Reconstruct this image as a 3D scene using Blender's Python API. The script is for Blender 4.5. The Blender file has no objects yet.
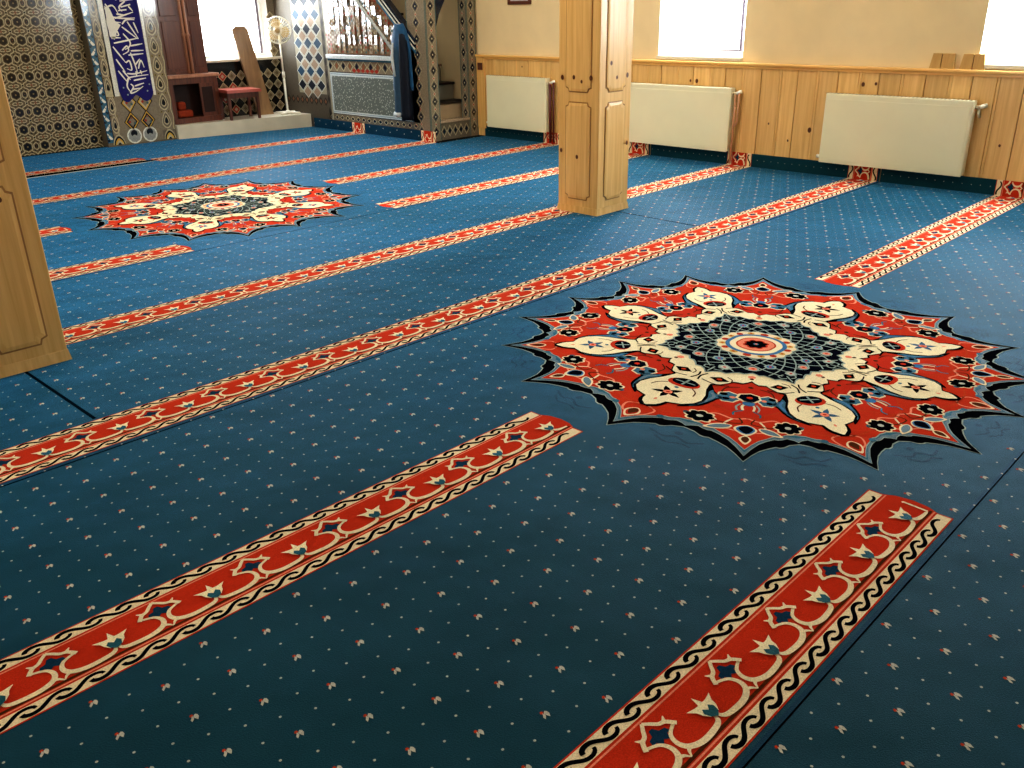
import bpy, bmesh, math, random
from mathutils import Vector, Matrix
random.seed(7)
C = bpy.context.scene.collection
sc = bpy.context.scene
PI = math.pi

# ------------------------------------------------------------------ objects
def tag(o, label=None, cat=None, group=None, kind=None):
    if label: o['label'] = label
    if cat: o['category'] = cat
    if group: o['group'] = group
    if kind: o['kind'] = kind
    return o

def thing(name, label, cat, loc=(0, 0, 0), group=None):
    o = bpy.data.objects.new(name, None)
    o.empty_display_size = .1
    o.location = loc
    C.objects.link(o)
    return tag(o, label, cat, group)

bpy_update = lambda: bpy.context.view_layer.update()

def link(name, me, parent=None):
    o = bpy.data.objects.new(name, me)
    C.objects.link(o)
    if parent is not None:
        o.parent = parent
        # vertices are given in world space; parents are only translated
        w = Vector(parent.location)
        q = parent.parent
        while q is not None:
            w += Vector(q.location); q = q.parent
        me.transform(Matrix.Translation(-w))
    return o

def lin(c):
    f = lambda v: v / 12.92 if v <= .04045 else ((v + .055) / 1.055) ** 2.4
    return tuple(f(v / 255) for v in c) + (1,)

# ------------------------------------------------------------------ materials
def newmat(name):
    m = bpy.data.materials.new(name); m.use_nodes = True
    nt = m.node_tree
    return m, nt, nt.nodes['Principled BSDF']

def N(nt, t, **kw):
    n = nt.nodes.new(t)
    for k, v in kw.items():
        if k.startswith('_'): setattr(n, k[1:], v)
        else: n.inputs[k.replace('__', ' ')].default_value = v
    return n

MATS = {}
def plain(name, rgb, rough=.6, spec=.4, var=.12, scale=40, bump=0, bscale=300, metal=0, sheen=0, coat=0):
    """base colour broken up by procedural noise"""
    m, nt, b = newmat(name)
    L = nt.links
    tc = N(nt, 'ShaderNodeTexCoord')
    no = N(nt, 'ShaderNodeTexNoise', Scale=scale, Detail=4.0)
    L.new(tc.outputs['Object'], no.inputs['Vector'])
    mr = N(nt, 'ShaderNodeMapRange'); mr.inputs['To Min'].default_value = 1 - var; mr.inputs['To Max'].default_value = 1 + var
    mr.inputs['From Min'].default_value = .3; mr.inputs['From Max'].default_value = .7
    L.new(no.outputs['Fac'], mr.inputs['Value'])
    mx = N(nt, 'ShaderNodeVectorMath', _operation='SCALE')
    mx.inputs[0].default_value = lin(rgb)[:3]
    L.new(mr.outputs['Result'], mx.inputs['Scale'])
    L.new(mx.outputs['Vector'], b.inputs['Base Color'])
    b.inputs['Roughness'].default_value = rough
    b.inputs['Specular IOR Level'].default_value = spec
    b.inputs['Metallic'].default_value = metal
    if coat:
        b.inputs['Coat Weight'].default_value = coat; b.inputs['Coat Roughness'].default_value = .05
    if sheen:
        b.inputs['Sheen Weight'].default_value = sheen; b.inputs['Sheen Roughness'].default_value = .45
    if bump:
        n2 = N(nt, 'ShaderNodeTexNoise', Scale=bscale, Detail=2.0)
        L.new(tc.outputs['Object'], n2.inputs['Vector'])
        bp = N(nt, 'ShaderNodeBump', Strength=bump, Distance=.003)
        L.new(n2.outputs['Fac'], bp.inputs['Height'])
        L.new(bp.outputs['Normal'], b.inputs['Normal'])
    MATS[name] = m
    return m

def carpetmat(name, rgb, wear=.16, sheen=.05, tint=(1, .9, .8, 1), spec=0, stint=(1, 1, 1, 1)):
    """cut-pile wool: fine speckle, broad worn / brushed patches, sheen"""
    m, nt, b = newmat(name)
    L = nt.links
    tc = N(nt, 'ShaderNodeTexCoord')
    fine = N(nt, 'ShaderNodeTexNoise', Scale=260.0, Detail=2.0)
    broad = N(nt, 'ShaderNodeTexNoise', Scale=1.7, Detail=5.0, Roughness=.6)
    for n in (fine, broad): L.new(tc.outputs['Object'], n.inputs['Vector'])
    r1 = N(nt, 'ShaderNodeMapRange'); r1.inputs['From Min'].default_value = .3; r1.inputs['From Max'].default_value = .7
    r1.inputs['To Min'].default_value = .82; r1.inputs['To Max'].default_value = 1.18
    r2 = N(nt, 'ShaderNodeMapRange'); r2.inputs['From Min'].default_value = .3; r2.inputs['From Max'].default_value = .7
    r2.inputs['To Min'].default_value = 1 - wear; r2.inputs['To Max'].default_value = 1 + wear
    L.new(fine.outputs['Fac'], r1.inputs['Value']); L.new(broad.outputs['Fac'], r2.inputs['Value'])
    mu = N(nt, 'ShaderNodeMath', _operation='MULTIPLY')
    L.new(r1.outputs['Result'], mu.inputs[0]); L.new(r2.outputs['Result'], mu.inputs[1])
    mx = N(nt, 'ShaderNodeVectorMath', _operation='SCALE'); mx.inputs[0].default_value = lin(rgb)[:3]
    L.new(mu.outputs['Value'], mx.inputs['Scale'])
    L.new(mx.outputs['Vector'], b.inputs['Base Color'])
    b.inputs['Roughness'].default_value = .62
    b.inputs['Specular IOR Level'].default_value = spec
    b.inputs['Specular Tint'].default_value = stint
    b.inputs['Sheen Weight'].default_value = sheen
    b.inputs['Sheen Roughness'].default_value = .3
    b.inputs['Sheen Tint'].default_value = tint
    bp = N(nt, 'ShaderNodeBump', Strength=.5, Distance=.004)
    L.new(fine.outputs['Fac'], bp.inputs['Height'])
    wav = N(nt, 'ShaderNodeTexNoise', Scale=3.0, Detail=2.0)
    L.new(tc.outputs['Object'], wav.inputs['Vector'])
    bp2 = N(nt, 'ShaderNodeBump', Strength=.35, Distance=.05)
    L.new(wav.outputs['Fac'], bp2.inputs['Height'])
    L.new(bp2.outputs['Normal'], bp.inputs['Normal'])
    L.new(bp.outputs['Normal'], b.inputs['Normal'])
    MATS[name] = m
    return m

def woodmat(name, a, c, grain=(28, 28, 1.2), rough=.32, coat=.35, island=0.0):
    """lacquered pine with long grain along z"""
    m, nt, b = newmat(name)
    L = nt.links
    tc = N(nt, 'ShaderNodeTexCoord')
    mp = N(nt, 'ShaderNodeMapping'); mp.inputs['Scale'].default_value = grain
    L.new(tc.outputs['Object'], mp.inputs['Vector'])
    geo = N(nt, 'ShaderNodeNewGeometry')
    add = N(nt, 'ShaderNodeVectorMath', _operation='ADD')
    sc_ = N(nt, 'ShaderNodeVectorMath', _operation='SCALE'); sc_.inputs[0].default_value = (37, 17, 3)
    L.new(geo.outputs['Random Per Island'], sc_.inputs['Scale'])
    L.new(mp.outputs['Vector'], add.inputs[0]); L.new(sc_.outputs['Vector'], add.inputs[1])
    no = N(nt, 'ShaderNodeTexNoise', Scale=1.0, Detail=5.0, Roughness=.6, Distortion=.6)
    L.new(add.outputs['Vector'], no.inputs['Vector'])
    cr = N(nt, 'ShaderNodeValToRGB')
    cr.color_ramp.elements[0].position = .3; cr.color_ramp.elements[0].color = lin(a)
    cr.color_ramp.elements[1].position = .68; cr.color_ramp.elements[1].color = lin(c)
    L.new(no.outputs['Fac'], cr.inputs['Fac'])
    mr = N(nt, 'ShaderNodeMapRange'); mr.inputs['To Min'].default_value = 1 - island; mr.inputs['To Max'].default_value = 1 + island
    L.new(geo.outputs['Random Per Island'], mr.inputs['Value'])
    sx = N(nt, 'ShaderNodeVectorMath', _operation='SCALE')
    L.new(cr.outputs['Color'], sx.inputs[0]); L.new(mr.outputs['Result'], sx.inputs['Scale'])
    L.new(sx.outputs['Vector'], b.inputs['Base Color'])
    b.inputs['Roughness'].default_value = rough
    b.inputs['Coat Weight'].default_value = coat; b.inputs['Coat Roughness'].default_value = .15
    MATS[name] = m
    return m

# carpet dyes
for n, c in dict(c_blue=(24, 64, 76), c_red=(192, 56, 33), c_cream=(234, 216, 180), c_black=(8, 9, 14), c_pink=(232, 140, 112),
                 c_teal=(34, 84, 92), c_navy=(10, 14, 26), c_grey=(96, 112, 112), c_olive=(84, 44, 24), c_sky=(70, 120, 165),
                 c_lite=(150, 166, 160), c_crim=(192, 53, 35), c_yel=(205, 170, 90), c_dblue=(18, 54, 74), c_white=(190, 190, 178),
                 c_orange=(188, 66, 36), c_cream2=(240, 226, 188), c_flow=(30, 60, 84), c_seam=(8, 24, 36), c_scroll=(14, 38, 50)).items():
    if n in ('c_blue', 'c_teal', 'c_dblue', 'c_grey', 'c_scroll'): carpetmat(n, c, sheen=.8, tint=(.08, .46, 1, 1), spec=.05, stint=(.25, .6, 1, 1))
    elif n in ('c_black', 'c_navy', 'c_seam', 'c_flow'): carpetmat(n, c, wear=.08, sheen=0)
    else: carpetmat(n, c, wear=.08)
# building materials
plain('plaster', (232, 210, 166), .7, .3, .04, 3, .05, 120)
plain('plaster_white', (238, 232, 214), .6, .3, .03, 3)
plain('ceiling_paint', (235, 228, 210), .8, .2, .03, 3)
woodmat('pine', (208, 160, 88), (231, 189, 120), island=.05, rough=.45, coat=.08)
woodmat('pine_groove', (150, 104, 52), (170, 122, 64))
woodmat('pine_plank', (210, 164, 96), (234, 194, 128), island=.10, rough=.45, coat=.1)
woodmat('pine_rail', (226, 170, 92), (242, 196, 120), grain=(20, 1.2, 20))
plain('knot', (96, 52, 22), .4, .4, .3, 90)
woodmat('mahogany', (72, 34, 20), (112, 60, 36), rough=.35)
woodmat('mahogany_light', (160, 108, 82), (186, 134, 106), rough=.3)
woodmat('board_wood', (126, 96, 66), (160, 126, 88), grain=(12, 12, 2), rough=.45, coat=.2)
woodmat('block_wood', (186, 142, 76), (206, 166, 98), rough=.5, coat=0)
plain('radiator_enamel', (230, 225, 192), .35, .5, .02, 4)
plain('radiator_dark', (90, 84, 70), .5, .4, .1, 20)
plain('brass', (206, 190, 160), .3, .6, .1, 30, metal=.4)
plain('white_plastic', (240, 236, 220), .35, .5, .03, 20)
plain('pipe_tan', (190, 140, 104), .4, .5, .1, 20)
plain('pipe_red', (92, 34, 30), .4, .5, .1, 20)
plain('upvc', (244, 244, 240), .3, .5, .02, 10)
plain('gasket', (110, 100, 112), .5, .4, .05, 20)
plain('marble', (214, 206, 186), .3, .5, .06, 6)
plain('red_seat', (170, 78, 62), .4, .5, .1, 30)
plain('orange_matte', (138, 52, 26), .7, .2, .15, 30)
plain('cabinet_dark', (44, 24, 18), .5, .3, .1, 20)
plain('frame_brown', (96, 56, 40), .4, .4, .1, 30)
plain('robe_blue', (20, 74, 112), .7, .3, .15, 20, sheen=.3)
plain('robe_navy', (14, 22, 36), .75, .3, .15, 20)
plain('robe_slate', (46, 74, 96), .7, .3, .12, 20)
plain('robe_white', (190, 196, 196), .7, .3, .1, 20)
plain('velvet_navy', (24, 16, 104), .7, .3, .15, 30, sheen=.3)
plain('thread_white', (236, 232, 220), .6, .3, .05, 60)
plain('fan_tan', (206, 178, 126), .4, .4, .06, 20)
plain('riser_beige', (176, 156, 126), .5, .4, .06, 8)
plain('riser_grey', (128, 122, 106), .5, .4, .08, 8)
plain('tread_dark', (34, 24, 20), .5, .4, .1, 20)
plain('slab', (20, 22, 26), .9, .1, .1, 5)
plain('concrete_out', (230, 228, 220), .9, .1, .05, 5)
# glazed tiles (glossy)
def tile(name, c, rough=.16, var=.18): return plain(name, c, rough, .5, var, 60, coat=.3)
for n, c in dict(t_brown=(104, 90, 66), t_dark=(26, 22, 20), t_cream=(184, 172, 138), t_olive=(146, 128, 84), t_blue=(58, 104, 128),
                 t_white=(222, 222, 208), t_navy=(24, 34, 52), t_taupe=(134, 122, 102), t_taupe2=(112, 102, 86), t_teal=(78, 100, 96),
                 t_yel=(206, 166, 70), t_red=(160, 60, 48), t_grey=(150, 152, 148), t_beige=(176, 154, 130), t_rust=(134, 92, 66),
                 t_frame=(198, 206, 206), t_black=(16, 16, 18)).items(): tile(n, c)

tile('t_gloss', (138, 118, 94), .08, .3)
tile('t_outline', (164, 152, 122))
for n, c in dict(m_taupe=(84, 76, 64), m_cream=(150, 142, 120), m_navy=(16, 24, 38), m_blue=(30, 62, 84), m_beige=(150, 126, 104), m_white=(196, 196, 184), m_dark=(40, 34, 30), m_rust=(124, 84, 60)).items(): plain(n, c, .55, .25, .15, 60)
def speckle():
    m, nt, b = newmat('t_speckle'); L = nt.links
    tc = N(nt, 'ShaderNodeTexCoord'); v = N(nt, 'ShaderNodeTexVoronoi', Scale=34.0); L.new(tc.outputs['Object'], v.inputs['Vector'])
    cr = N(nt, 'ShaderNodeValToRGB')
    cr.color_ramp.elements[0].position = .18; cr.color_ramp.elements[0].color = lin((196, 200, 190))
    cr.color_ramp.elements[1].position = .36; cr.color_ramp.elements[1].color = lin((96, 104, 98))
    L.new(v.outputs['Distance'], cr.inputs['Fac']); L.new(cr.outputs['Color'], b.inputs['Base Color'])
    b.inputs['Roughness'].default_value = .3
    MATS['t_speckle'] = m
speckle()

def glassmat():
    m, nt, b = newmat('window_glass')
    L = nt.links
    out = nt.nodes['Material Output']
    tr = N(nt, 'ShaderNodeBsdfTransparent'); gl = N(nt, 'ShaderNodeBsdfGlossy'); gl.inputs['Roughness'].default_value = .02
    fr = N(nt, 'ShaderNodeFresnel', IOR=1.45); mx = N(nt, 'ShaderNodeMixShader')
    L.new(fr.outputs['Fac'], mx.inputs['Fac']); L.new(tr.outputs['BSDF'], mx.inputs[1]); L.new(gl.outputs['BSDF'], mx.inputs[2])
    L.new(mx.outputs['Shader'], out.inputs['Surface'])
    MATS['window_glass'] = m
glassmat()

# ------------------------------------------------------------------ 2-D drawing engine -> mesh
def catmull(pts, n=5, closed=False):
    P = list(pts); out = []
    k = len(P)
    rng = range(k) if closed else range(k - 1)
    for i in rng:
        if closed: a, b, c, d = P[i - 1], P[i], P[(i + 1) % k], P[(i + 2) % k]
        else: a, b, c, d = P[max(i - 1, 0)], P[i], P[i + 1], P[min(i + 2, k - 1)]
        for j in range(n):
            t = j / n
            out.append(tuple(.5 * (2 * b[q] + (c[q] - a[q]) * t + (2 * a[q] - 5 * b[q] + 4 * c[q] - d[q]) * t * t + (3 * b[q] - a[q] - 3 * c[q] + d[q]) * t ** 3) for q in range(2)))
    if not closed: out.append(tuple(P[-1][:2]))
    return out

class Draw:
    STEP = .00035
    def __init__(s, fn): s.fn = fn; s.v = []; s.f = []; s.m = []; s.mats = []
    def mi(s, mat):
        if mat not in s.mats: s.mats.append(mat)
        return s.mats.index(mat)
    def poly(s, pts, mat, layer, w=None):
        b = len(s.v); h = layer * s.STEP
        for p in pts:
            q = w(*p) if w else p
            s.v.append(s.fn(q[0], q[1], h))
        s.f.append(list(range(b, b + len(pts)))); s.m.append(s.mi(mat))
    def ribbon(s, pts, wd, mat, layer, w=None, smooth=0, closed=False):
        if smooth: pts = catmull(pts, smooth, closed)
        if closed: pts = list(pts) + [pts[0]]
        n = len(pts); b = len(s.v); h = layer * s.STEP; k = s.mi(mat)
        for i, p in enumerate(pts):
            a = pts[max(i - 1, 0)]; c = pts[min(i + 1, n - 1)]
            if closed and i in (0, n - 1): a = pts[n - 2]; c = pts[1]
            dx, dy = c[0] - a[0], c[1] - a[1]; l = math.hypot(dx, dy) or 1
            ww = wd(i / (n - 1)) if callable(wd) else wd
            nx, ny = -dy / l * ww / 2, dx / l * ww / 2
            for sg in (1, -1):
                q = (p[0] + sg * nx, p[1] + sg * ny)
                if w: q = w(*q)
                s.v.append(s.fn(q[0], q[1], h))
        for i in range(n - 1):
            s.f.append([b + 2 * i, b + 2 * i + 1, b + 2 * i + 3, b + 2 * i + 2]); s.m.append(k)
    def disc(s, c, r, mat, layer, w=None, n=10, ry=None, rot=0, scal=0):
        ry = ry or r; P = []
        for i in range(n):
            a = 2 * PI * i / n; k = 1 + (scal if i % 2 else 0)
            x, y = r * k * math.cos(a), ry * k * math.sin(a)
            P.append((c[0] + x * math.cos(rot) - y * math.sin(rot), c[1] + x * math.sin(rot) + y * math.cos(rot)))
        s.poly(P, mat, layer, w)
    def rect(s, x0, y0, x1, y1, mat, layer, nx=1):
        for i in range(nx):
            a, b = x0 + (x1 - x0) * i / nx, x0 + (x1 - x0) * (i + 1) / nx
            s.poly([(a, y0), (b, y0), (b, y1), (a, y1)], mat, layer)
    def diamond(s, c, rx, ry, mat, layer):
        s.poly([(c[0] - rx, c[1]), (c[0], c[1] - ry), (c[0] + rx, c[1]), (c[0], c[1] + ry)], mat, layer)
    def mesh(s, name):
        used = sorted({i for f in s.f for i in f}); ix = {o: n for n, o in enumerate(used)}
        me = bpy.data.meshes.new(name)
        me.from_pydata([s.v[i] for i in used], [], [[ix[i] for i in f] for f in s.f])
        for mt in s.mats: me.materials.append(MATS[mt])
        me.polygons.foreach_set('material_index', s.m)
        me.update()
        return me
    def build(s, name, parent=None): return link(name, s.mesh(name), parent)

# ------------------------------------------------------------------ solid builder
class Solid:
    def __init__(s): s.bm = bmesh.new(); s.mats = []
    def mi(s, m):
        if m not in s.mats: s.mats.append(m)
        return s.mats.index(m)
    def _mat(s, faces, m):
        k = s.mi(m)
        for f in faces: f.material_index = k
    def box(s, x0, y0, z0, x1, y1, z1, m, bev=0):
        vs = [s.bm.verts.new((x, y, z)) for x in (x0, x1) for y in (y0, y1) for z in (z0, z1)]
        F = [s.bm.faces.new([vs[i] for i in q]) for q in ((0, 1, 3, 2), (4, 6, 7, 5), (0, 4, 5, 1), (2, 3, 7, 6), (0, 2, 6, 4), (1, 5, 7, 3))]
        s._mat(F, m)
        if bev:
            E = list({e for f in F for e in f.edges})
            r = bmesh.ops.bevel(s.bm, geom=E, offset=bev, segments=2, profile=.5, affect='EDGES')
            s._mat(r['faces'], m)
        return s
    def hexa(s, P, m):
        """8 points: bottom quad then top quad, same winding"""
        v = [s.bm.verts.new(p) for p in P]
        F = [s.bm.faces.new([v[i] for i in q]) for q in ((3, 2, 1, 0), (4, 5, 6, 7), (0, 1, 5, 4), (1, 2, 6, 5), (2, 3, 7, 6), (3, 0, 4, 7))]
        s._mat(F, m); return s
    def prism(s, pts, vec, m):
        a = [s.bm.verts.new(p) for p in pts]; b = [s.bm.verts.new(Vector(p) + Vector(vec)) for p in pts]
        F = [s.bm.faces.new(a), s.bm.faces.new(b[::-1])]
        n = len(pts)
        for i in range(n): F.append(s.bm.faces.new([a[i], b[i], b[(i + 1) % n], a[(i + 1) % n]]))
        s._mat(F, m); return s
    def tube(s, pts, r, m, n=10, cap=True, closed=False):
        P = [Vector(p) for p in pts]; k = len(P); rings = []
        up = Vector((0, 0, 1))
        for i in range(k):
            if closed: d = (P[(i + 1) % k] - P[i - 1]).normalized()
            else: d = (P[min(i + 1, k - 1)] - P[max(i - 1, 0)]).normalized()
            ref = up if abs(d.dot(up)) < .95 else Vector((1, 0, 0))
            if i and not closed or (closed and i): ref = pu if abs(d.dot(pu)) < .98 else ref
            a = d.cross(ref).normalized(); pu = a.cross(d).normalized()
            rr = r[i] if isinstance(r, (list, tuple)) else r
            rings.append([s.bm.verts.new(P[i] + rr * (math.cos(2 * PI * j / n) * a + math.sin(2 * PI * j / n) * pu)) for j in range(n)])
        F = []
        for i in range(k if closed else k - 1):
            A, B = rings[i], rings[(i + 1) % k]
            for j in range(n): F.append(s.bm.faces.new([A[j], A[(j + 1) % n], B[(j + 1) % n], B[j]]))
        if cap and not closed: F += [s.bm.faces.new(rings[0][::-1]), s.bm.faces.new(rings[-1])]
        for f in F: f.smooth = True
        s._mat(F, m); return s
    def build(s, name, parent=None):
        bmesh.ops.recalc_face_normals(s.bm, faces=s.bm.faces)
        me = bpy.data.meshes.new(name); s.bm.to_mesh(me); s.bm.free()
        for m in s.mats: me.materials.append(MATS[m])
        return link(name, me, parent)

def struct(o): o['kind'] = 'structure'; return o

# ------------------------------------------------------------------ layout (metres; x along the prayer rows, y towards the niche wall)
XW = 8.47          # wainscot face of the right-hand wall
XM = 7.62          # side of the pulpit
YF = 12.25         # far wall
YM = 8.85          # front of the pulpit
ROW0, ROWD, ROWW = .69, 1.335, .29
MED = [(3.795, 1.993), (3.795, 7.315)]

# ================================================================== room shell
def wall_with_holes(axis, pos, thick, u0, u1, z0, z1, holes, mat):
    """wall on plane axis=pos, thickness outward; holes (u0,u1,z0,z1)"""
    s = Solid()
    us = sorted({u0, u1, *[h[0] for h in holes], *[h[1] for h in holes]})
    for a, b in zip(us, us[1:]):
        cuts = sorted((h[2], h[3]) for h in holes if h[0] <= a + 1e-6 and h[1] >= b - 1e-6)
        z = z0; segs = []
        for c, d in cuts: segs.append((z, c)); z = d
        segs.append((z, z1))
        for c, d in segs:
            if d - c > 1e-4:
                if axis == 'x': s.box(pos, a, c, pos + thick, b, d, mat)
                else: s.box(a, pos, c, b, pos + thick, d, mat)
    return s

ZC = 3.1
WIN_A = (4.93, 5.98, 1.07, 2.45)
WIN_B = (1.35, 2.66, 1.07, 2.45)
WIN_Q = (6.36, 7.50, .97, 2.45)
struct(wall_with_holes('x', 8.5, .32, -3.2, YF + .3, 0, ZC, [WIN_A, WIN_B], 'plaster').build('wall_right'))
struct(wall_with_holes('y', YF, .3, -3.2, 8.5, 0, ZC, [WIN_Q], 't_brown').build('wall_far'))
struct(Solid().box(-3.2, -3.2, 0, -3.0, YF, ZC, 'plaster').build('wall_left'))
struct(Solid().box(-3.0, -3.2, 0, 8.5, -3.0, ZC, 'plaster').build('wall_near'))
struct(Solid().box(-3.2, -3.2, ZC, 8.82, YF + .3, ZC + .15, 'ceiling_paint').build('ceiling'))
struct(Solid().box(-3.2, -3.2, -.2, 8.82, YF + .3, -.012, 'slab').build('floor'))

# ---- windows
def window(name, axis, pos, h, label, mull=None, sash=True):
    """white plastic window set back in the wall; pos is the frame's inner face"""
    t = thing(name, label, 'window'); t['kind'] = 'structure'
    del t['category']
    u0, u1, z0, z1 = h
    def bx(s, a, b, c, d, p0, p1, m, bev=.004):
        if axis == 'x': s.box(p0, a, c, p1, b, d, m, bev)
        else: s.box(a, p0, c, b, p1, d, m, bev)
    f = Solid(); w = .04
    bx(f, u0, u0 + w, z0, z1, pos, pos + .07, 'upvc'); bx(f, u1 - w, u1, z0, z1, pos, pos + .07, 'upvc')
    bx(f, u0 + w, u1 - w, z0, z0 + w, pos, pos + .07, 'upvc'); bx(f, u0 + w, u1 - w, z1 - w, z1, pos, pos + .07, 'upvc')
    if mull: bx(f, mull - .03, mull + .03, z0 + w, z1 - w, pos, pos + .07, 'upvc')
    fr = f.build('window_frame', t)
    g = Solid(); a, b, c, d = u0 + w, u1 - w, z0 + w, z1 - w; k = .016  # window glare painted in: most gasket strips take the frame's white
    gu = a + .10 if axis == 'x' else b - .04
    for (x0, x1, y0, y1, m) in ((a, a + k, c, d, 'upvc'), (b - k, b, c, d, 'upvc'), (a + k, b - k, c, c + k, 'upvc'), (a + k, b - k, d - k, d, 'upvc'), (gu - .014, gu + .014, c + k, d - k, 'gasket'), (gu + .014 if axis == 'x' else gu - .4, gu + .36 if axis == 'x' else gu - .014, c + k, c + k + .014, 'gasket')): bx(g, x0, x1, y0, y1, pos - .004, pos + .02, m, 0)
    g.build('gasket', fr)
    p = Solid()
    if axis == 'x': p.box(pos + .03, a, c, pos + .036, b, d, 'window_glass')
    else: p.box(a, pos + .03, c, b, pos + .036, d, 'window_glass')
    p.build('window_pane', fr)
    rv = Solid()
    for (a0, a1) in ((u0, u0 + .004), (u1 - .004, u1)):
        if axis == 'x': rv.box(8.499, a0, z0, pos, a1, z1, 'upvc')
        else: rv.box(a0, YF - .001, z0, a1, pos, z1, 'upvc')
    rv.build('reveal', t)
    s = Solid()
    if axis == 'x': s.box(pos - .22, u0, z0 - .03, pos + .07, u1, z0 + .004, 'marble', .004)
    else: s.box(u0 - .05, pos - .2, z0 - .03, u1 + .12, pos + .07, z0 + .004, 'marble', .004)
    s.build('window_sill', t)
    return t
window('window_1', 'x', 8.68, WIN_A, 'white framed window above the middle radiator')
window('window_2', 'x', 8.68, WIN_B, 'white framed window at the right end of the panelled wall', mull=2.3)
window('window_3', 'y', YF + .14, WIN_Q, 'bright window behind the leaning board in the far wall')

# ---- wainscot of pine boards
w = Solid(); y = -3.0
wid = [.19, .205, .215, .2]
i = 0
while y < YM - .02:
    d = min(wid[i % 4], YM - .002 - y)
    w.box(XW, y, 0, 8.5, y + d - .006, 1.0, 'pine_plank', .006)
    if i % 2 == 0: w.box(XW - .006, y + d - .028, .001, XW + .01, y + d - .004, .999, 'pine_plank', .004)
    y += d; i += 1
w.box(XW + .012, -3, 0, 8.5, YM - .002, 1.0, 'pine_groove')
o = struct(w.build('trim_1')); o['label'] = 'vertical pine board wainscot along the radiator wall'
# knots in the boards
kd = Draw(lambda u, v, h: (XW - .0065 - h, u, v))
for (u, v, r) in ((3.62, .87, .016), (3.50, .88, .012), (5.52, .83, .012), (5.44, .83, .018), (4.55, .45, .009), (4.32, .3, .01), (2.35, .42, .01), (8.75, .95, .02), (8.02, .9, .009), (4.1, .42, .02)):
    kd.disc((u, v), r, 'knot', 1, ry=r * 1.3, n=12)
k = kd.build('knot'); k.parent = o
r = Solid()
r.box(XW - .035, -3, 1.0, 8.5, YM - .002, 1.03, 'pine_rail', .008)
r.box(XW - .016, -3, .975, XW, YM - .002, 1.0, 'pine_rail', .004)
struct(r.build('trim_2'))['label'] = 'pine cap rail on top of the wainscot'
p = Solid(); p.box(XW - .02, YM - .16, .1, XW, YM - .01, .999, 'pine', .004); p.box(XW - .03, YM - .13, .84, XW - .018, YM - .04, .93, 'frame_brown', .004)
struct(p.build('trim_3'))['label'] = 'pine end post of the wainscot beside the tiled pulpit'

# ================================================================== carpet
def fold_wall(x, y, h):
    if x <= XW: return (x, y, h)
    return (XW - .010 - h, y, x - XW + h)
def fold_minbar(x, y, h):
    if x <= XM: return (x, y, h)
    return (XM - .006 - h, y, x - XM + h)

UP = .135
carpet = Draw(fold_wall); upturn = Draw(fold_wall)
SEAMS = [-3.0, .665, 3.335, 6.0, 8.72, 12.0]
G = .004
for a, b in zip(SEAMS, SEAMS[1:]):
    x1 = XW + UP
    segs = [(-2.98, XW - .002), (XW + .0001, XW + UP)]
    if a > 8: segs = [(-2.98, XM)]
    if a == SEAMS[3]: segs = [(-2.98, XW - .002), (XW + .0001, XW + UP)]
    for x0, xx in segs: (upturn if x0 > XW else carpet).poly([(x0, a + G), (xx, a + G), (xx, b - G), (x0, b - G)], 'c_blue', 0)
# edges of the strips, seen at the gaps
for a in SEAMS[1:-1]:
    for q in (a - G, a + G):
        carpet.v += [(-3, q, 0), (XW if a < 8 else XM, q, 0), (XW if a < 8 else XM, q, -.011), (-3, q, -.011)]
        n = len(carpet.v); carpet.f.append([n - 4, n - 3, n - 2, n - 1]); carpet.m.append(carpet.mi('c_seam'))
# cross cuts around the pillars, and seam edge shadow painted as dark strips along the rows
for x0, y0, x1, y1 in ((1.165, 3.67, 1.155, 4.48), (5.82, 3.66, 5.85, 4.48)):
    carpet.ribbon([(x0, y0), (x1, y1)], .016, 'c_seam', 1)
carpet.ribbon([(-3, 3.352), (8.45, 3.352)], .022, 'c_dblue', 1)
carpet.ribbon([(-3, .672), (8.45, .672)], .012, 'c_dblue', 1)
carpet.ribbon([(-3, 6.01), (4.6, 6.01)], .014, 'c_dblue', 1)

def in_med(x, y, rr=1.30): return any((x - a) ** 2 + ((y - b) * .98) ** 2 < rr * rr for a, b in MED)
BANDS = [  # (name x0, x1, y lower, fold)
    (-2.9, 2.80, ROW0, 0), (4.78, XW + UP, ROW0, 0),
    (-2.9, 2.475, 2.026, 0), (5.08, XW + UP, 2.026, 0),
    (-2.9, XW + UP, 3.362, 0), (-2.9, XW + UP, 4.705, 0),
    (-2.9, 2.85, 6.025, 0), (4.73, XW + UP, 6.025, 0),
    (-2.9, 2.50, 7.365, 0), (5.09, XW + UP, 7.365, 0),
    (-2.9, XM + UP, 8.76, 1), (4.62, XM + UP, 10.26, 1), (-2.9, 4.55, 10.47, 1)]
BLAB = ['band in the right foreground ending before the large medallion', 'band right of the large medallion, nearest row',
        'long band in the left foreground ending left of the large medallion', 'band from right of the large medallion up to the right wall',
        'full length band running behind the large medallion', 'full length band passing under the front pillar',
        'short band right beside the left pillar, below the far medallion', 'band ending right of the far medallion, lower one',
        'short stub of band left of the far medallion', 'band ending right of the far medallion, upper one, under the left radiator',
        'band running to the corner of the tiled pulpit', 'band in front of the platform ending at the pulpit side', 'band beside the lifted black carpet edge']
def in_band(x, y):
    return any(b[2] - .02 < y < b[2] + ROWW + .02 and b[0] - .02 < x < b[1] + .02 for b in BANDS)

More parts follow.
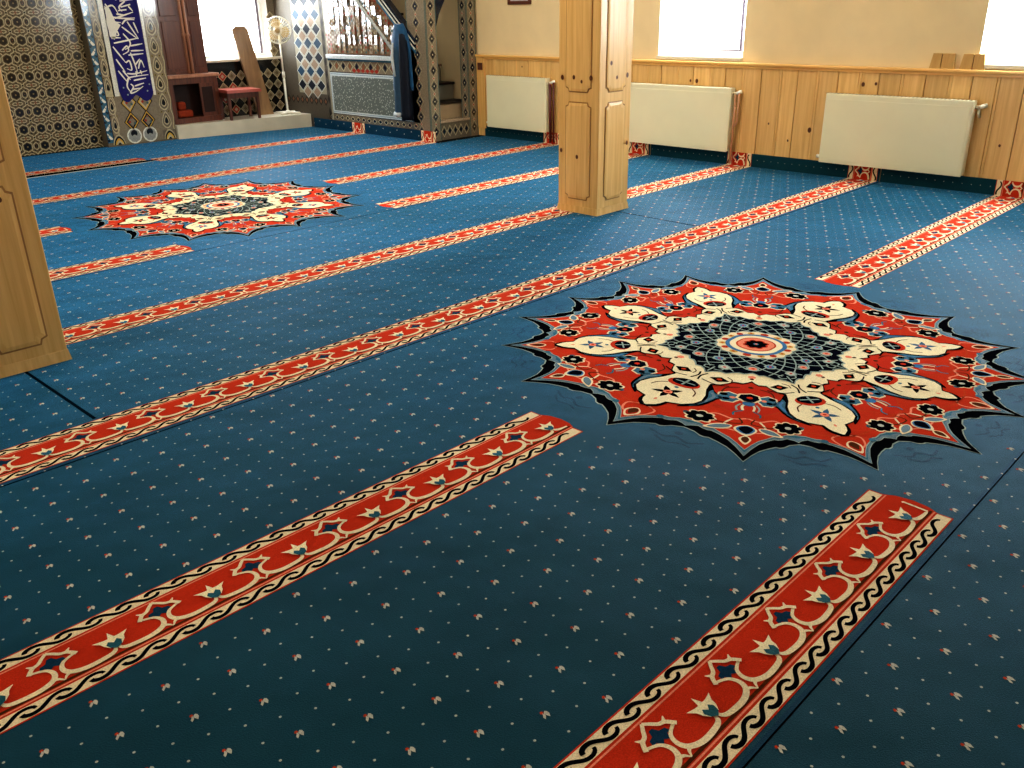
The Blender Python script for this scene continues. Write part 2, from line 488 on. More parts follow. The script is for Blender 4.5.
# small sprigs and dots
DX, DY = .1495, .15706
def sprig(d, x, y, q=1.0):
    T = lambda P: [(x + (a - x) * .82, y + (b - y) * .82) for a, b in P]
    d.poly(T([(x - .006, y + .004), (x + .002, y + .006), (x + .001, y + .015), (x - .006, y + .016), (x - .010, y + .010)]), 'c_orange', 2)
    d.poly(T([(x - .003, y + .008), (x + .000, y - .003), (x - .006, y - .010), (x - .013, y - .016), (x - .014, y - .006), (x - .009, y - .001)]), 'c_white', 3)
    d.poly(T([(x + .008, y + .010), (x + .013, y + .004), (x + .013, y - .006), (x + .005, y - .018), (x + .001, y - .009), (x - .001, y + .003)]), 'c_white', 4)
def dot(d, x, y): d.disc((x, y), .0040, 'c_white', 2, n=6)
rnd = random.Random(3)
for i in range(-16, 50):
    x = 1.365 + DX * i
    for j in range(-22, 72):
        y = 1.0245 + DY * j + (DY / 2 if i % 2 else 0)
        lim = XW + UP - .03 if y < YM - .1 else XM - .02
        if not (-1.0 < x and y > -2.0 and y < 11.9): continue
        for (px, py, kind) in ((x, y, 0), (x, y + DY / 2, 1), (x + DX / 2, y + DY / 4, 1), (x + DX / 2, y - DY / 4, 1)):
            if px > lim or in_band(px, py) or in_med(px, py): continue
            px += rnd.uniform(-.002, .002); py += rnd.uniform(-.002, .002)
            (sprig if kind == 0 and px < XW else dot)(carpet if px < XW else upturn, px, py)
carpet_o = carpet.build('fitted_carpet')
baseboard = struct(upturn.build('baseboard_right')); baseboard['label'] = 'blue carpet turned up along the foot of the panelled wall'
tag(carpet_o, 'fitted blue prayer carpet with tiny floral sprigs covering the whole floor', 'carpet')

# ---- prayer-row bands
def band(x0, x1, y0, fold, lab, phase=2.70):
    d = Draw(fold_minbar if fold else fold_wall)
    W = ROWW; XE = XM if fold else XW
    def strip(v0, v1, mat, layer, e0=0, e1=0):
        xs = [x0 - e0]
        if x1 > XE: xs += [XE - .001, XE + .0002, x1]
        else: xs += [x1 + e1]
        for i in range(0, len(xs) - 1):
            if len(xs) == 4 and i == 1: continue
            d.poly([(xs[i], y0 + v0), (xs[i + 1], y0 + v0), (xs[i + 1], y0 + v1), (xs[i], y0 + v1)], mat, layer)
    strip(0, W, 'c_red', 2)
    if x1 < XE: # domed end
        d.poly([(x1 - .001, y0 + .05), (x1 + .02, y0 + .09), (x1 + .028, y0 + W / 2), (x1 + .02, y0 + W - .09), (x1 - .001, y0 + W - .05)], 'c_red', 2)
    if x0 > 0:
        d.poly([(x0 + .001, y0 + .05), (x0 + .001, y0 + W - .05), (x0 - .02, y0 + W - .09), (x0 - .028, y0 + W / 2), (x0 - .02, y0 + .09)], 'c_red', 2)
    strip(.005, .052, 'c_cream', 3, -.006, -.006); strip(W - .052, W - .005, 'c_cream', 3, -.006, -.006)
    strip(.059, .0645, 'c_pink', 3); strip(W - .0645, W - .059, 'c_pink', 3)
    strip(.068, .078, 'c_olive', 3)
    T = .0857; A = .0175
    S0 = [(-.70, .05), (-.66, .50), (-.50, .86), (-.28, .80), (-.10, .36), (.10, -.36), (.28, -.80), (.50, -.86), (.66, -.50), (.70, -.05)]
    n0 = int(math.ceil((max(x0, -1.2) + .05 - phase) / T)); n1 = int(math.floor((x1 - .05 - phase) / T))
    for k in range(n0, n1 + 1):
        cx = phase + k * T
        if abs(cx - XE) < .05 and x1 > XE: continue
        for sg, vc in ((1, W - .0285), (-1, .0285)):
            pts = [(cx + a * T, y0 + vc + sg * b * A) for a, b in S0]
            d.ribbon(pts, lambda t: .0105 + .0040 * (1 - t), 'c_black', 4 + k % 2, smooth=2)
    P = .30
    n0 = int(math.floor((max(x0, -1.2) - phase) / P)); n1 = int(math.ceil((x1 - phase) / P))
    def clip(pts): return all(x0 + .002 < p[0] < x1 - .002 for p in pts) and not (x1 > XE and any(abs(p[0] - XE) < .01 for p in pts))
    for k in range(n0, n1 + 1):
        cx = phase + k * P
        for sg in (1, -1):
            def q(pts): return [(cx + sg * a, y0 + b) for a, b in pts]
            def rb(pts, wd, mat='c_cream', layer=4, sm=5):
                pp = catmull(q(pts), sm)
                pp = [p for p in pp if x0 + .004 < p[0] < x1 - .004]
                if len(pp) > 2: d.ribbon(pp, wd, mat, layer)
            rb([(.004, .108), (.012, .092), (.035, .084), (.088, .082), (.126, .096), (.139, .122), (.128, .150), (.094, .166)], lambda t: .009 + .008 * math.sin(PI * min(1, t * 1.1)) * (1 if t > .1 else .7), layer=6 if sg > 0 else 7)
            rb([(.126, .098), (.140, .090), (.150, .076)], lambda t: .014 - .011 * t, layer=8 if sg > 0 else 9)
            rb([(.088, .160), (.104, .182), (.122, .190), (.136, .205), (.1505, .219)], lambda t: .013 - .003 * t, layer=10 if sg > 0 else 11)
            rb([(.106, .185), (.094, .198)], lambda t: .012 - .009 * t, sm=2, layer=12)
        pt = [(cx + a, y0 + b) for a, b in [(-.016, .108), (-.027, .126), (-.031, .141), (-.048, .160), (-.020, .153), (-.007, .152), (.002, .180), (.011, .152), (.024, .152), (.050, .158), (.034, .140), (.029, .124), (.016, .108)]]
        if clip(pt): d.poly(pt, 'c_cream2', 14)
        pt = [(cx + a, y0 + b) for a, b in [(-.021, .126), (-.012, .138), (0, .126), (.012, .138), (.021, .126), (.015, .108), (0, .098), (-.015, .108)]]
        if clip(pt): d.poly(pt, 'c_teal', 15)
        c0 = (cx + P / 2, y0 + .166)
        fl = [(c0[0] + a, c0[1] + b) for a, b in [(-.012, -.022), (0, -.012), (.012, -.022), (.022, -.006), (.036, -.010), (.030, .008), (.014, .012), (.006, .028), (-.006, .028), (-.014, .012), (-.030, .008), (-.036, -.010), (-.022, -.006)]]
        if clip(fl): d.poly(fl, 'c_flow', 5)
    if x1 > XE:     # the piece turned up the wall or pulpit is a separate mesh
        f = Draw(d.fn); f.mats = d.mats
        keep_f, keep_m = [], []
        for fc, mm in zip(d.f, d.m):
            if any(d.v[i][2] > .02 for i in fc):
                b = len(f.v); f.v += [d.v[i] for i in fc]; f.f.append(list(range(b, b + len(fc)))); f.m.append(mm)
            else: keep_f.append(fc); keep_m.append(mm)
        d.f, d.m = keep_f, keep_m
        if f.f: f.build('upturned_band', baseboard)['label'] = 'red and cream band end turned up the wall'
    o = d.build('prayer_row_band', carpet_o)
    o['label'] = 'red and cream floral ' + lab
    return o
for b, l in zip(BANDS, BLAB): band(*b, l)

# ---- big star medallions
def medallion(cx, cy, lab):
    d = Draw(lambda x, y, h: (x, y, h))
    AT = [0, 22.5, 45, 67.5, 90]; AF = [0, 27.5, 49.5, 69.5, 90]; RF = [.955, .991, 1.02, 1.028, .985]
    def interp(a, T):
        i = min(int(a // 22.5), 3); t = (a - 22.5 * i) / 22.5
        return T[i] * (1 - t) + T[i + 1] * t
    def warp(r, ang):
        a = math.degrees(ang) % 360; q = a % 180; m = q if q <= 90 else 180 - q
        aa = interp(m, AF); rr = r * interp(m, RF)
        aa = aa if q <= 90 else 180 - aa
        aa += 180 if a >= 180 else 0
        aa = math.radians(aa)
        return (cx + rr * math.cos(aa), cy + rr * math.sin(aa))
    def ax(deg):
        th = math.radians(deg)
        return lambda p, q: warp(math.hypot(p, q), th + math.atan2(q, p))
    def star(prof, nseg=16, half=True):
        """prof: [(t, r)] from a tip (t=0) to the next mid (t=1)"""
        P = []
        for k in range(nseg):
            base = 360 / nseg * k; hw = 180 / nseg
            for t, r in prof: P.append((r, math.radians(base + t * hw)))
            for t, r in prof[::-1][1:-1]: P.append((r, math.radians(base + 2 * hw - t * hw)))
        return [warp(r, a) for r, a in P]
    o_out = [(0, 1.262), (.12, 1.205), (.25, 1.16), (.4, 1.13), (.55, 1.108), (.62, 1.112), (.70, 1.105), (.80, 1.082), (.92, 1.072), (1, 1.066)]
    o_blk = [(0, 1.215), (.12, 1.150), (.25, 1.100), (.4, 1.066), (.55, 1.044), (.62, 1.046), (.70, 1.040), (.80, 1.026), (.92, 1.036), (1, 1.052)]
    o_red = [(0, 1.165), (.12, 1.115), (.25, 1.075), (.4, 1.048), (.55, 1.020), (.62, 1.020), (.70, 1.012), (.80, .998), (.92, .994), (1, .990)]
    def grow(pr, e): return [(t, r + e) for t, r in pr]
    d.poly(star(grow(o_out, .007)), 'c_lite', 2)
    d.poly(star(o_out), 'c_black', 3)
    d.poly(star(grow(o_blk, .005)), 'c_lite', 4)
    d.poly(star(o_blk), 'c_grey', 5)
    mid = [(t, (a + b) / 2) for (t, a), (_, b) in zip(o_blk, o_red)]
    d.poly(star(mid), 'c_teal', 6)
    d.poly(star(grow(o_red, .007)), 'c_lite', 7)
    d.poly(star(o_red), 'c_red', 8)
    for k in range(16):
        w = ax(22.5 * k + 11.25)   # faint scrolls on the ground between the points
        d.ribbon([(1.16, -.10), (1.19, -.04), (1.17, 0), (1.20, .05), (1.17, .10)], .011, 'c_scroll', 2, w, smooth=4)
        d.ribbon([(1.20, -.07), (1.235, -.02), (1.22, .03), (1.235, .07)], .009, 'c_scroll', 2, w, smooth=4)
        d.disc((1.135, 0), .016, 'c_scroll', 2, w, n=8)
    def rosette(w, c, r, lay, pet='c_black', edge='c_cream', eye='c_white', n=8):
        P = []; Q = []
        for i in range(n * 4):
            a = 2 * PI * i / (n * 4); k = .78 + .22 * abs(math.cos(a * n / 2))
            P.append((c[0] + r * k * math.cos(a), c[1] + r * k * math.sin(a)))
            Q.append((c[0] + (r * k + .009) * math.cos(a), c[1] + (r * k + .009) * math.sin(a)))
        d.poly(Q, edge, lay, w); d.poly(P, pet, lay + 1, w)
        d.disc(c, r * .26, eye, lay + 2, w, n=8)
    def drop(w, p, q, L, Wd, lay, m1, m2, rot=0):
        for e, m, l in ((.008, m1, lay), (0, m2, lay + 1)):
            P = [(L + e * 2, 0), (L * .3, Wd + e), (-L * .35, Wd * .75 + e), (-L * .6 - e, 0), (-L * .35, -Wd * .75 - e), (L * .3, -Wd - e)]
            c, s = math.cos(rot), math.sin(rot)
            d.poly(catmull([(p + a * c - b * s, q + a * s + b * c) for a, b in P], 3, True), m, l, w)
    # tendrils, half-way flowers
    for k in range(8):
        we = ax(45 * k); wo = ax(45 * k + 22.5)
        for sg in (1, -1):
            m = lambda P: [(p, sg * q) for p, q in P]
            d.ribbon(m([(.88, .0), (.90, .05), (.87, .11), (.91, .165)]), .010, 'c_pink', 9, wo, smooth=5)
            d.ribbon(m([(.90, .05), (.95, .075), (.985, .065)]), .009, 'c_cream', 9, wo, smooth=5)
            d.ribbon(m([(1.02, .0), (.99, .10), (.955, .15)]), .009, 'c_pink', 9, wo, smooth=5)
            d.ribbon(m([(.985, .01), (1.01, .06), (1.07, .05), (1.10, .02)]), .009, 'c_pink', 9, we, smooth=5)
            d.ribbon(m([(1.0, .02), (.98, .09), (.95, .14)]), .009, 'c_orange', 9, we, smooth=5)
            rosette(ax(45 * k + sg * 12.4), (.938, 0), .053, 10)
            drop(wo, .985, sg * .085, .055, .016, 10, 'c_cream', 'c_grey', rot=sg * 1.1)
            d.disc((.905, sg * .215), .014, 'c_teal', 10, wo, n=6); 
            d.disc((1.035, sg * .10), .016, 'c_teal', 10, we, n=6)
        # odd-axis cartouche with a vase-like flower
        cart = [(.50, 0), (.53, .08), (.60, .125), (.68, .150), (.75, .14), (.81, .085), (.875, 0)]
        full = cart + [(p, -q) for p, q in cart[::-1][1:-1]]
        d.poly(catmull([((p - .69) * 1.04 + .69, q * 1.07) for p, q in full], 3, True), 'c_orange', 9, wo)
        d.poly(catmull(full, 3, True), 'c_crim', 10, wo)
        for sg in (1, -1):
            d.disc((0.683, sg * .078), .056, 'c_cream', 11, wo, n=14, ry=.044, scal=.12)
            d.disc((0.683, sg * .078), .047, 'c_teal', 12, wo, n=14, ry=.036, scal=.15)
            d.disc((0.658, sg * .095), .016, 'c_black', 13, wo, n=8); d.disc((0.703, sg * .085), .014, 'c_navy', 13, wo, n=8); d.disc((0.683, sg * .062), .012, 'c_pink', 13, wo, n=8)
            d.ribbon([(0.728, sg * .008), (0.763, sg * .024), (0.803, sg * .020)], .010, 'c_cream', 12, wo, smooth=3)
            d.ribbon([(0.738, sg * .030), (0.773, sg * .045), (0.808, sg * .040)], .008, 'c_lite', 12, wo, smooth=3)
            d.ribbon([(0.808, sg * .02), (0.833, sg * .05), (0.863, sg * .05)], .008, 'c_teal', 12, wo, smooth=3)
            d.ribbon([(.56, sg * .04), (.585, sg * .09), (0.638, sg * .105)], .007, 'c_olive', 12, wo, smooth=3)
            d.ribbon([(.885, sg * .03), (.935, sg * .02), (.945, sg * .10), (.90, sg * .125)], .007, 'c_olive', 10, wo, smooth=4)
        d.disc((0.668, 0), .048, 'c_cream', 13, wo, n=14, scal=.12); d.disc((0.668, 0), .038, 'c_navy', 14, wo, n=14, scal=.15); d.disc((0.668, 0), .014, 'c_red', 15, wo, n=6)
        d.disc((0.730, 0), .026, 'c_sky', 13, wo, n=8); d.disc((.55, 0), .012, 'c_olive', 12, wo, n=6)
        drop(wo, .985, 0, .05, .034, 12, 'c_cream', 'c_sky'); drop(wo, .985, 0, .03, .018, 14, 'c_navy', 'c_navy')
        drop(wo, 1.075, 0, .035, .014, 10, 'c_cream', 'c_olive')
        drop(we, 1.075, 0, .05, .022, 10, 'c_cream', 'c_red'); drop(we, 1.07, 0, .025, .010, 12, 'c_olive', 'c_olive')
        # teal calyx beside each palmette
        for sg in (1, -1):
            leaf = [(.60, .09), (.645, .125), (.675, .165), (.695, .205), (.715, .175), (.76, .170), (.83, .155), (.90, .095), (.86, .105), (.80, .12), (.70, .10)]
            leaf = [(p, sg * q) for p, q in leaf]
            d.poly(catmull(leaf, 3, True), 'c_black', 11, we)
            leaf2 = [(.64, .115), (.665, .135), (.69, .185), (.71, .165), (.755, .160), (.82, .148), (.86, .125), (.80, .13), (.70, .115)]
            d.poly(catmull([(p, sg * q) for p, q in leaf2], 3, True), 'c_teal', 12, we)
            d.ribbon([(p, sg * q) for p, q in [(.67, .125), (.70, .15), (.75, .15), (.82, .138)]], .012, 'c_sky' if k % 2 else 'c_grey', 13, we, smooth=3)
        # cream palmette
        half = [(.46, .05), (.55, .078), (.60, .080), (.66, .096), (.72, .124), (.78, .138), (.83, .130), (.872, .10), (.892, .062), (.90, .045), (.93, .040), (.955, .030), (.985, .004)]
        def pal(e): return [(p + (e if p > .9 else 0), q + e) for p, q in half] + [(p + (e if p > .9 else 0), -q - e) for p, q in half[::-1]]
        d.poly(pal(.012), 'c_black', 13, we); d.poly(pal(0), 'c_cream2', 17, we)
        P = []
        for i in range(20):
            a = 2 * PI * i / 20; rr = .062 * (.52 + .48 * max(0, math.cos(2.5 * a)) ** 1.2 + .0) if (i % 4) else .064
            rr = .068 if i % 4 == 0 else (.040 if i % 4 in (1, 3) else .022)
            P.append((.805 + rr * math.cos(a), rr * math.sin(a)))
        d.poly(P, 'c_dblue' if k % 2 else 'c_black', 18, we); d.disc((.805, 0), .020, 'c_pink', 19, we, n=8); d.disc((.805, 0), .009, 'c_crim', 20, we, n=6)
        d.disc((.905, 0), .012, 'c_pink', 18, we, n=6, ry=.006)
        d.disc((.668, 0), .050, 'c_red', 18, we, n=14, ry=.070); d.disc((.656, 0), .040, 'c_navy', 19, we, n=14, ry=.058)
        d.ribbon([(.622, 0), (.692, 0)], .010, 'c_lite', 20, we); d.ribbon([(.656, -.045), (.656, .045)], .008, 'c_lite', 20, we)
        d.disc((.735, 0), .010, 'c_teal', 18, we, n=6)
        for sg in (1, -1):
            d.ribbon([(.70, sg * .055), (.73, sg * .085), (.77, sg * .095)], .006, 'c_olive', 18, we, smooth=3)
    # cream collar and navy star
    col = []
    for k in range(8):
        for a, r in ((0, .56), (4, .585), (8, .592), (11, .575), (13.5, .54), (15, .515), (17, .512), (19, .515), (21, .495), (22.5, .475), (24, .495), (26, .515), (28, .512), (30, .515), (31.5, .54), (34, .575), (37, .592), (41, .585)):
            col.append((r, math.radians(45 * k + a)))
    d.poly([warp(r + .01, a) for r, a in col], 'c_black', 14)
    d.poly([warp(r, a) for r, a in col], 'c_cream2', 16)
    for k in range(8):
        we = ax(45 * k); wo = ax(45 * k + 22.5)
        for sg in (1, -1):
            w2 = ax(45 * k + sg * 9.0)
            d.poly([(.525 - .030, 0), (.525, -.042), (.525 + .030, 0), (.525, .042)], 'c_black', 19, w2); d.disc((.525, 0), .012, 'c_orange', 20, w2, n=6)
            d.ribbon([(.575, .055), (.588, 0), (.565, -.062)], .007, 'c_black', 19, w2, smooth=3); d.ribbon([(.58, sg * -.075), (.53, sg * -.078), (.49, sg * -.06)], .008, 'c_black', 19, w2, smooth=3)
            d.ribbon([(.48, .02), (.50, .045), (.53, .05)], .005, 'c_olive', 19, w2, smooth=3)
        d.disc((.43, 0), .018, 'c_pink', 19, wo, n=6); d.disc((.455, 0), .010, 'c_olive', 20, wo, n=6)
    nav = []
    for k in range(8):
        for a, r in ((0, .482), (3, .445), (6, .43), (9, .435), (12, .41), (15, .395), (18, .40), (22.5, .375), (27, .40), (30, .395), (33, .41), (36, .435), (39, .43), (42, .445)):
            nav.append((r, math.radians(45 * k + a)))
    d.poly([warp(r + .010, a) for r, a in nav], 'c_lite', 21)
    d.poly([warp(r, a) for r, a in nav], 'c_navy', 22)
    for k in range(24):
        for sg in (1, -1):
            pts = []
            for i in range(9):
                t = i / 8; r = .19 + (.40 - .19) * t; a = math.radians(15 * k + sg * (2 + 40 * t ** .8))
                nr = min(nav, key=lambda q: abs((q[1] - a + PI) % (2 * PI) - PI))[0]
                if r > nr - .004: continue
                pts.append(warp(r, a))
            d.ribbon(pts, .0068, 'c_lite', 23 if sg > 0 else 24)
    for k in range(8):
        for (ang, r, m) in ((45 * k + 22.5, .330, 'c_pink'), (45 * k + 5, .375, 'c_white'), (45 * k + 38, .29, 'c_sky')):
            w2 = ax(ang)
            d.disc((r, 0), .027, 'c_lite', 25, w2, n=10, scal=.15); d.disc((r, 0), .019, m, 26, w2, n=8); d.disc((r, 0), .008, 'c_crim', 27, w2, n=6)
        we = ax(45 * k); d.ribbon([(.40, 0), (.47, 0)], .008, 'c_lite', 25, we)
        for sg in (1, -1): d.ribbon([(.385, sg * .01), (.40, sg * .04), (.425, sg * .035), (.43, sg * .01)], .007, 'c_lite', 26, we, smooth=3)
    # central rosette
    w0 = lambda p, q: warp(math.hypot(p, q), math.atan2(q, p))
    def ring(r, m, l, n=48, sc=0, lob=16):
        d.poly([warp(r * (1 + sc * abs(math.cos(lob * PI * i / n))), 2 * PI * i / n) for i in range(n)], m, l)
    ring(.188, 'c_lite', 29, 64, .07, 16); ring(.180, 'c_cream', 30, 64, .07, 16)
    for k in range(16):
        w2 = ax(22.5 * k + 11); d.disc((.160, 0), .019, 'c_yel' if k % 2 else 'c_orange', 31, w2, n=8); d.disc((.162, 0), .008, 'c_crim', 32, w2, n=6)
    ring(.147, 'c_sky', 32); ring(.126, 'c_cream2', 33); ring(.096, 'c_orange', 34); ring(.088, 'c_pink', 35)
    rosette(w0, (0, 0), .056, 36, 'c_black', 'c_red', 'c_teal', 8); d.disc((0, 0), .008, 'c_pink', 40, w0, n=6)
    o = d.build('medallion', carpet_o); o['label'] = lab
medallion(*MED[0], 'large sixteen pointed red star medallion nearest the camera')
medallion(*MED[1], 'smaller looking red star medallion in front of the niche, far left')

# lifted edge near the niche: dark gap with a pale backing edge
d = Draw(lambda x, y, h: (x, y, h))
d.poly([(-2.9, 10.34), (4.5, 10.345), (4.74, 10.40), (4.5, 10.47), (-2.9, 10.47)], 'c_black', 6)
d.poly([(-2.9, 10.28), (4.45, 10.30), (4.72, 10.38), (4.5, 10.34), (-2.9, 10.335)], 'c_white', 7)
o = d.build('carpet_cut_edge', carpet_o); o['label'] = 'dark open seam with pale backing showing'
# upturned carpet on the pulpit side
d = Draw(lambda u, v, h: (XM - .004 - h, u, v))
d.rect(YM + .01, 0, 11.5, UP, 'c_dblue', 0)
for i in range(18):
    u = 8.95 + .15 * i; sprig_x = u
    if not (10.2 < u < 10.6): d.disc((u, .06 if i % 2 else .1), .008, 'c_white', 2, n=6)
o = d.build('carpet_upturn', baseboard); o['label'] = 'blue carpet turned up against the pulpit side'

# ================================================================== pillars
def rrect(u0, v0, u1, v1, c):
    """rectangle with notched (ogee) corners"""
    return [(u0 + c, v0), (u1 - c, v0), (u1 - c * .75, v0 + c * .7), (u1, v0 + c), (u1, v1 - c), (u1 - c * .75, v1 - c * .7), (u1 - c, v1), (u0 + c, v1), (u0 + c * .75, v1 - c * .7), (u0, v1 - c), (u0, v0 + c), (u0 + c * .75, v0 + c * .7)]
def pillar(name, x0, y0, w, dp, label, knots):
    t = thing(name, label, 'pillar', (x0 + w / 2, y0 + dp / 2, 0))
    sh = Solid().box(x0, y0, .0, x0 + w, y0 + dp, ZC - .002, 'pine', .006).build('shaft', t)
    b = Solid(); e = .009
    b.hexa([(x0 - e, y0 - e, .0), (x0 + w + e, y0 - e, .0), (x0 + w + e, y0 + dp + e, .0), (x0 - e, y0 + dp + e, .0),
            (x0 - .002, y0 - .002, .055), (x0 + w + .002, y0 - .002, .055), (x0 + w + .002, y0 + dp + .002, .055), (x0 - .002, y0 + dp + .002, .055)], 'pine')
    b.build('base_moulding', t)
    faces = {'-x': (lambda u, v, h: (x0 - h, y0 + dp - u, v), dp), '-y': (lambda u, v, h: (x0 + u, y0 - h, v), w),
             '+x': (lambda u, v, h: (x0 + w + h, y0 + u, v), dp), '+y': (lambda u, v, h: (x0 + w - u, y0 + dp + h, v), w)}
    for f, (fn, W) in faces.items():
        for z0, z1 in ((.11, .89), (.96, 2.9)):
            s = Solid()
            m = .075
            out = rrect(m, z0, W - m, z1, .036); inn = rrect(m + .010, z0 + .010, W - m - .010, z1 - .010, .034); inn2 = rrect(m + .03, z0 + .03, W - m - .03, z1 - .03, .036)
            def loop(P, h): return [s.bm.verts.new(fn(a, b, h)) for a, b in P]
            L = [(loop(out, .0005), None), (loop(inn, .0012), 'pine_groove'), (loop(inn, .007), 'pine'), (loop(inn2, .011), 'pine')]
            n = len(out)
            for (A, _), (B, mt) in zip(L, L[1:]):
                for i in range(n):
                    fc = s.bm.faces.new([A[i], A[(i + 1) % n], B[(i + 1) % n], B[i]]); fc.material_index = s.mi(mt)
            fc = s.bm.faces.new(L[-1][0]); fc.material_index = s.mi('pine')
            s.build('panel_moulding', t)
        ks = [q for q in knots if q[0] == f]
        if ks:
            d = Draw(fn)
            for _, u, v, r in ks:
                d.disc((u, v), r, 'knot', 36, n=12, ry=r * 1.25)
            d.build('knot', sh)
    return t
pillar('wooden_pillar', 5.60, 4.48, .41, .42, 'pale pine clad square pillar in the middle of the picture, nearer the radiators',
       [('-x', .05, 1.07, .016), ('-x', .17, 1.075, .014), ('-x', .25, 1.045, .011), ('-x', .345, 1.075, .017), ('-x', .04, .50, .014), ('-x', .21, .46, .014), ('-y', .13, 1.18, .014), ('-y', .34, 1.08, .016), ('-y', .36, .55, .014), ('-y', .205, 1.07, .012)])
pillar('wooden_pillar', .96, 4.48, .41, .42, 'pine clad square pillar cut off by the left edge of the picture',
       [('-y', .12, .46, .018), ('-y', .27, .83, .010)])

# ================================================================== radiators
def radiator(y0, y1, label, pipe, valve_side=-1):
    z0, z1 = .14, .785; xf, xb = 8.36, 8.44
    t = thing('radiator', label, 'radiator', (8.40, (y0 + y1) / 2, z0), 'white panel radiators along the wall')
    s = Solid()
    s.box(xf, y0, z0, xf + .012, y1, z1 - .006, 'radiator_enamel', .004)
    s.box(xf - .003, y0 + .02, z0 + .03, xf + .002, y1 - .02, z1 - .05, 'radiator_enamel', .002)
    s.box(xb - .012, y0, z0, xb, y1, z1 - .006, 'radiator_enamel', .004)
    s.build('front_panel', t)
    g = Solid(); g.box(xf + .002, y0, z1 - .016, xb, y1, z1, 'radiator_enamel', .003)
    n = int((y1 - y0) / .035)
    for i in range(n):
        yy = y0 + .03 + i * .035
        g.box(xf + .016, yy, z1 - .002, xb - .012, yy + .018, z1 + .0006, 'radiator_dark')
    g.build('top_grille', t)
    for a, b in ((y0 - .004, y0 + .006), (y1 - .006, y1 + .004)):
        Solid().box(xf + .006, a, z0 + .01, xb, b, z1 - .004, 'radiator_enamel', .002).build('side_cover', t)
    c = Solid()
    for i in range(n):
        yy = y0 + .03 + i * .035
        c.box(xf + .014, yy, z0 + .02, xb - .014, yy + .012, z1 - .03, 'radiator_dark')
    c.build('convector_fins', t)
    ye = y0 - .004
    v = Solid()
    v.tube([(xf + .045, ye, z1 - .055), (xf + .045, ye - .045, z1 - .055)], .014, 'brass')
    vo = v.build('valve', t)
    v = Solid(); v.tube([(xf + .045, ye - .035, z1 - .055), (xf + .06, ye - .06, z1 - .045), (xf + .075, ye - .085, z1 - .035)], [.016, .019, .017], 'white_plastic'); v.build('valve_knob', vo)
    k = Solid(); k.tube([(xf + .045, y1 + .003, z0 + .05), (xf + .045, y1 + .045, z0 + .05)], [.014, .018], 'white_plastic'); k.build('drain_plug', t)
    p = Solid()
    if pipe == 'tan':
        p.tube([(xf + .045, ye - .03, z1 - .06), (xf + .045, ye - .03, .34), (xf + .045, ye - .02, .02)], .012, 'pipe_tan')
        p.tube([(xf + .05, ye - .065, z1 - .05), (xf + .05, ye - .065, .45), (xf + .046, ye - .05, .41), (xf + .045, ye - .03, .41)], .010, 'pipe_tan')
    elif pipe == 'red':
        p.tube([(xf + .045, ye - .03, z1 - .06), (xf + .045, ye - .035, .02)], .017, 'pipe_red')
        p.tube([(xf + .06, ye - .075, z1 - .05), (xf + .06, ye - .075, .02)], .012, 'pipe_red')
    else:
        p.tube([(xf + .06, ye - .03, z1 - .07), (xf + .075, ye - .03, z1 - .12), (XW - .004, ye - .03, z1 - .14)], .011, 'radiator_enamel')
    p.build('pipe', t)
    for yy in (y0 + .2, y1 - .2): Solid().box(xb - .002, yy, z1 - .2, XW - .007, yy + .03, z1 - .1, 'radiator_enamel').build('wall_bracket', t)
radiator(2.59, 3.92, 'white panel radiator at right, right of the pine pillar, under the two small wooden blocks', 'none')
radiator(4.955, 6.285, 'white panel radiator in the middle, below the window, half hidden by the pine pillar', 'tan')
radiator(7.53, 8.57, 'short white panel radiator left of the pine pillar, beside the tiled pulpit', 'red')

# ---- small things on the rail
def block(y0, y1, label, slit):
    t = thing('wooden_block', label, 'block', (8.48, (y0 + y1) / 2, 1.03), None)
    m = (y0 + y1) / 2 + slit
    z0, z1 = 1.03, 1.155
    for a, b, ta, tb in ((y0, m - .004, y0 + .018, m - .004), (m + .004, y1, m + .004, y1 - .018)):
        s = Solid(); s.hexa([(8.455, a, z0), (8.498, a, z0), (8.498, b, z0), (8.455, b, z0), (8.462, ta, z1), (8.498, ta, z1), (8.498, tb, z1), (8.462, tb, z1)], 'block_wood'); s.build('half_block', t)
    s = Solid(); s.box(8.47, m - .004, z0, 8.49, m + .004, z1 - .01, 'knot'); s.build('slit_core', t)
block(2.835, 3.045, 'small tapered wooden block on the pine rail, left of its twin, with a dark slit', .01)
block(2.585, 2.79, 'small tapered wooden block on the pine rail, nearest the bright right window', 0)

t = thing('picture_frame', 'brown framed plaque hanging on the cream wall above the left radiator, mostly cut off', 'picture frame', (8.49, 8.07, 1.62))
s = Solid()
for a, b, c, e in ((7.88, 8.27, 1.62, 1.66), (7.88, 8.27, 2.08, 2.12), (7.88, 7.92, 1.66, 2.08), (8.23, 8.27, 1.66, 2.08)): s.box(8.475, a, c, 8.499, b, e, 'frame_brown', .004)
s.build('frame', t)
Solid().box(8.488, 7.92, 1.66, 8.498, 8.23, 2.08, 'robe_white').build('backing', t)

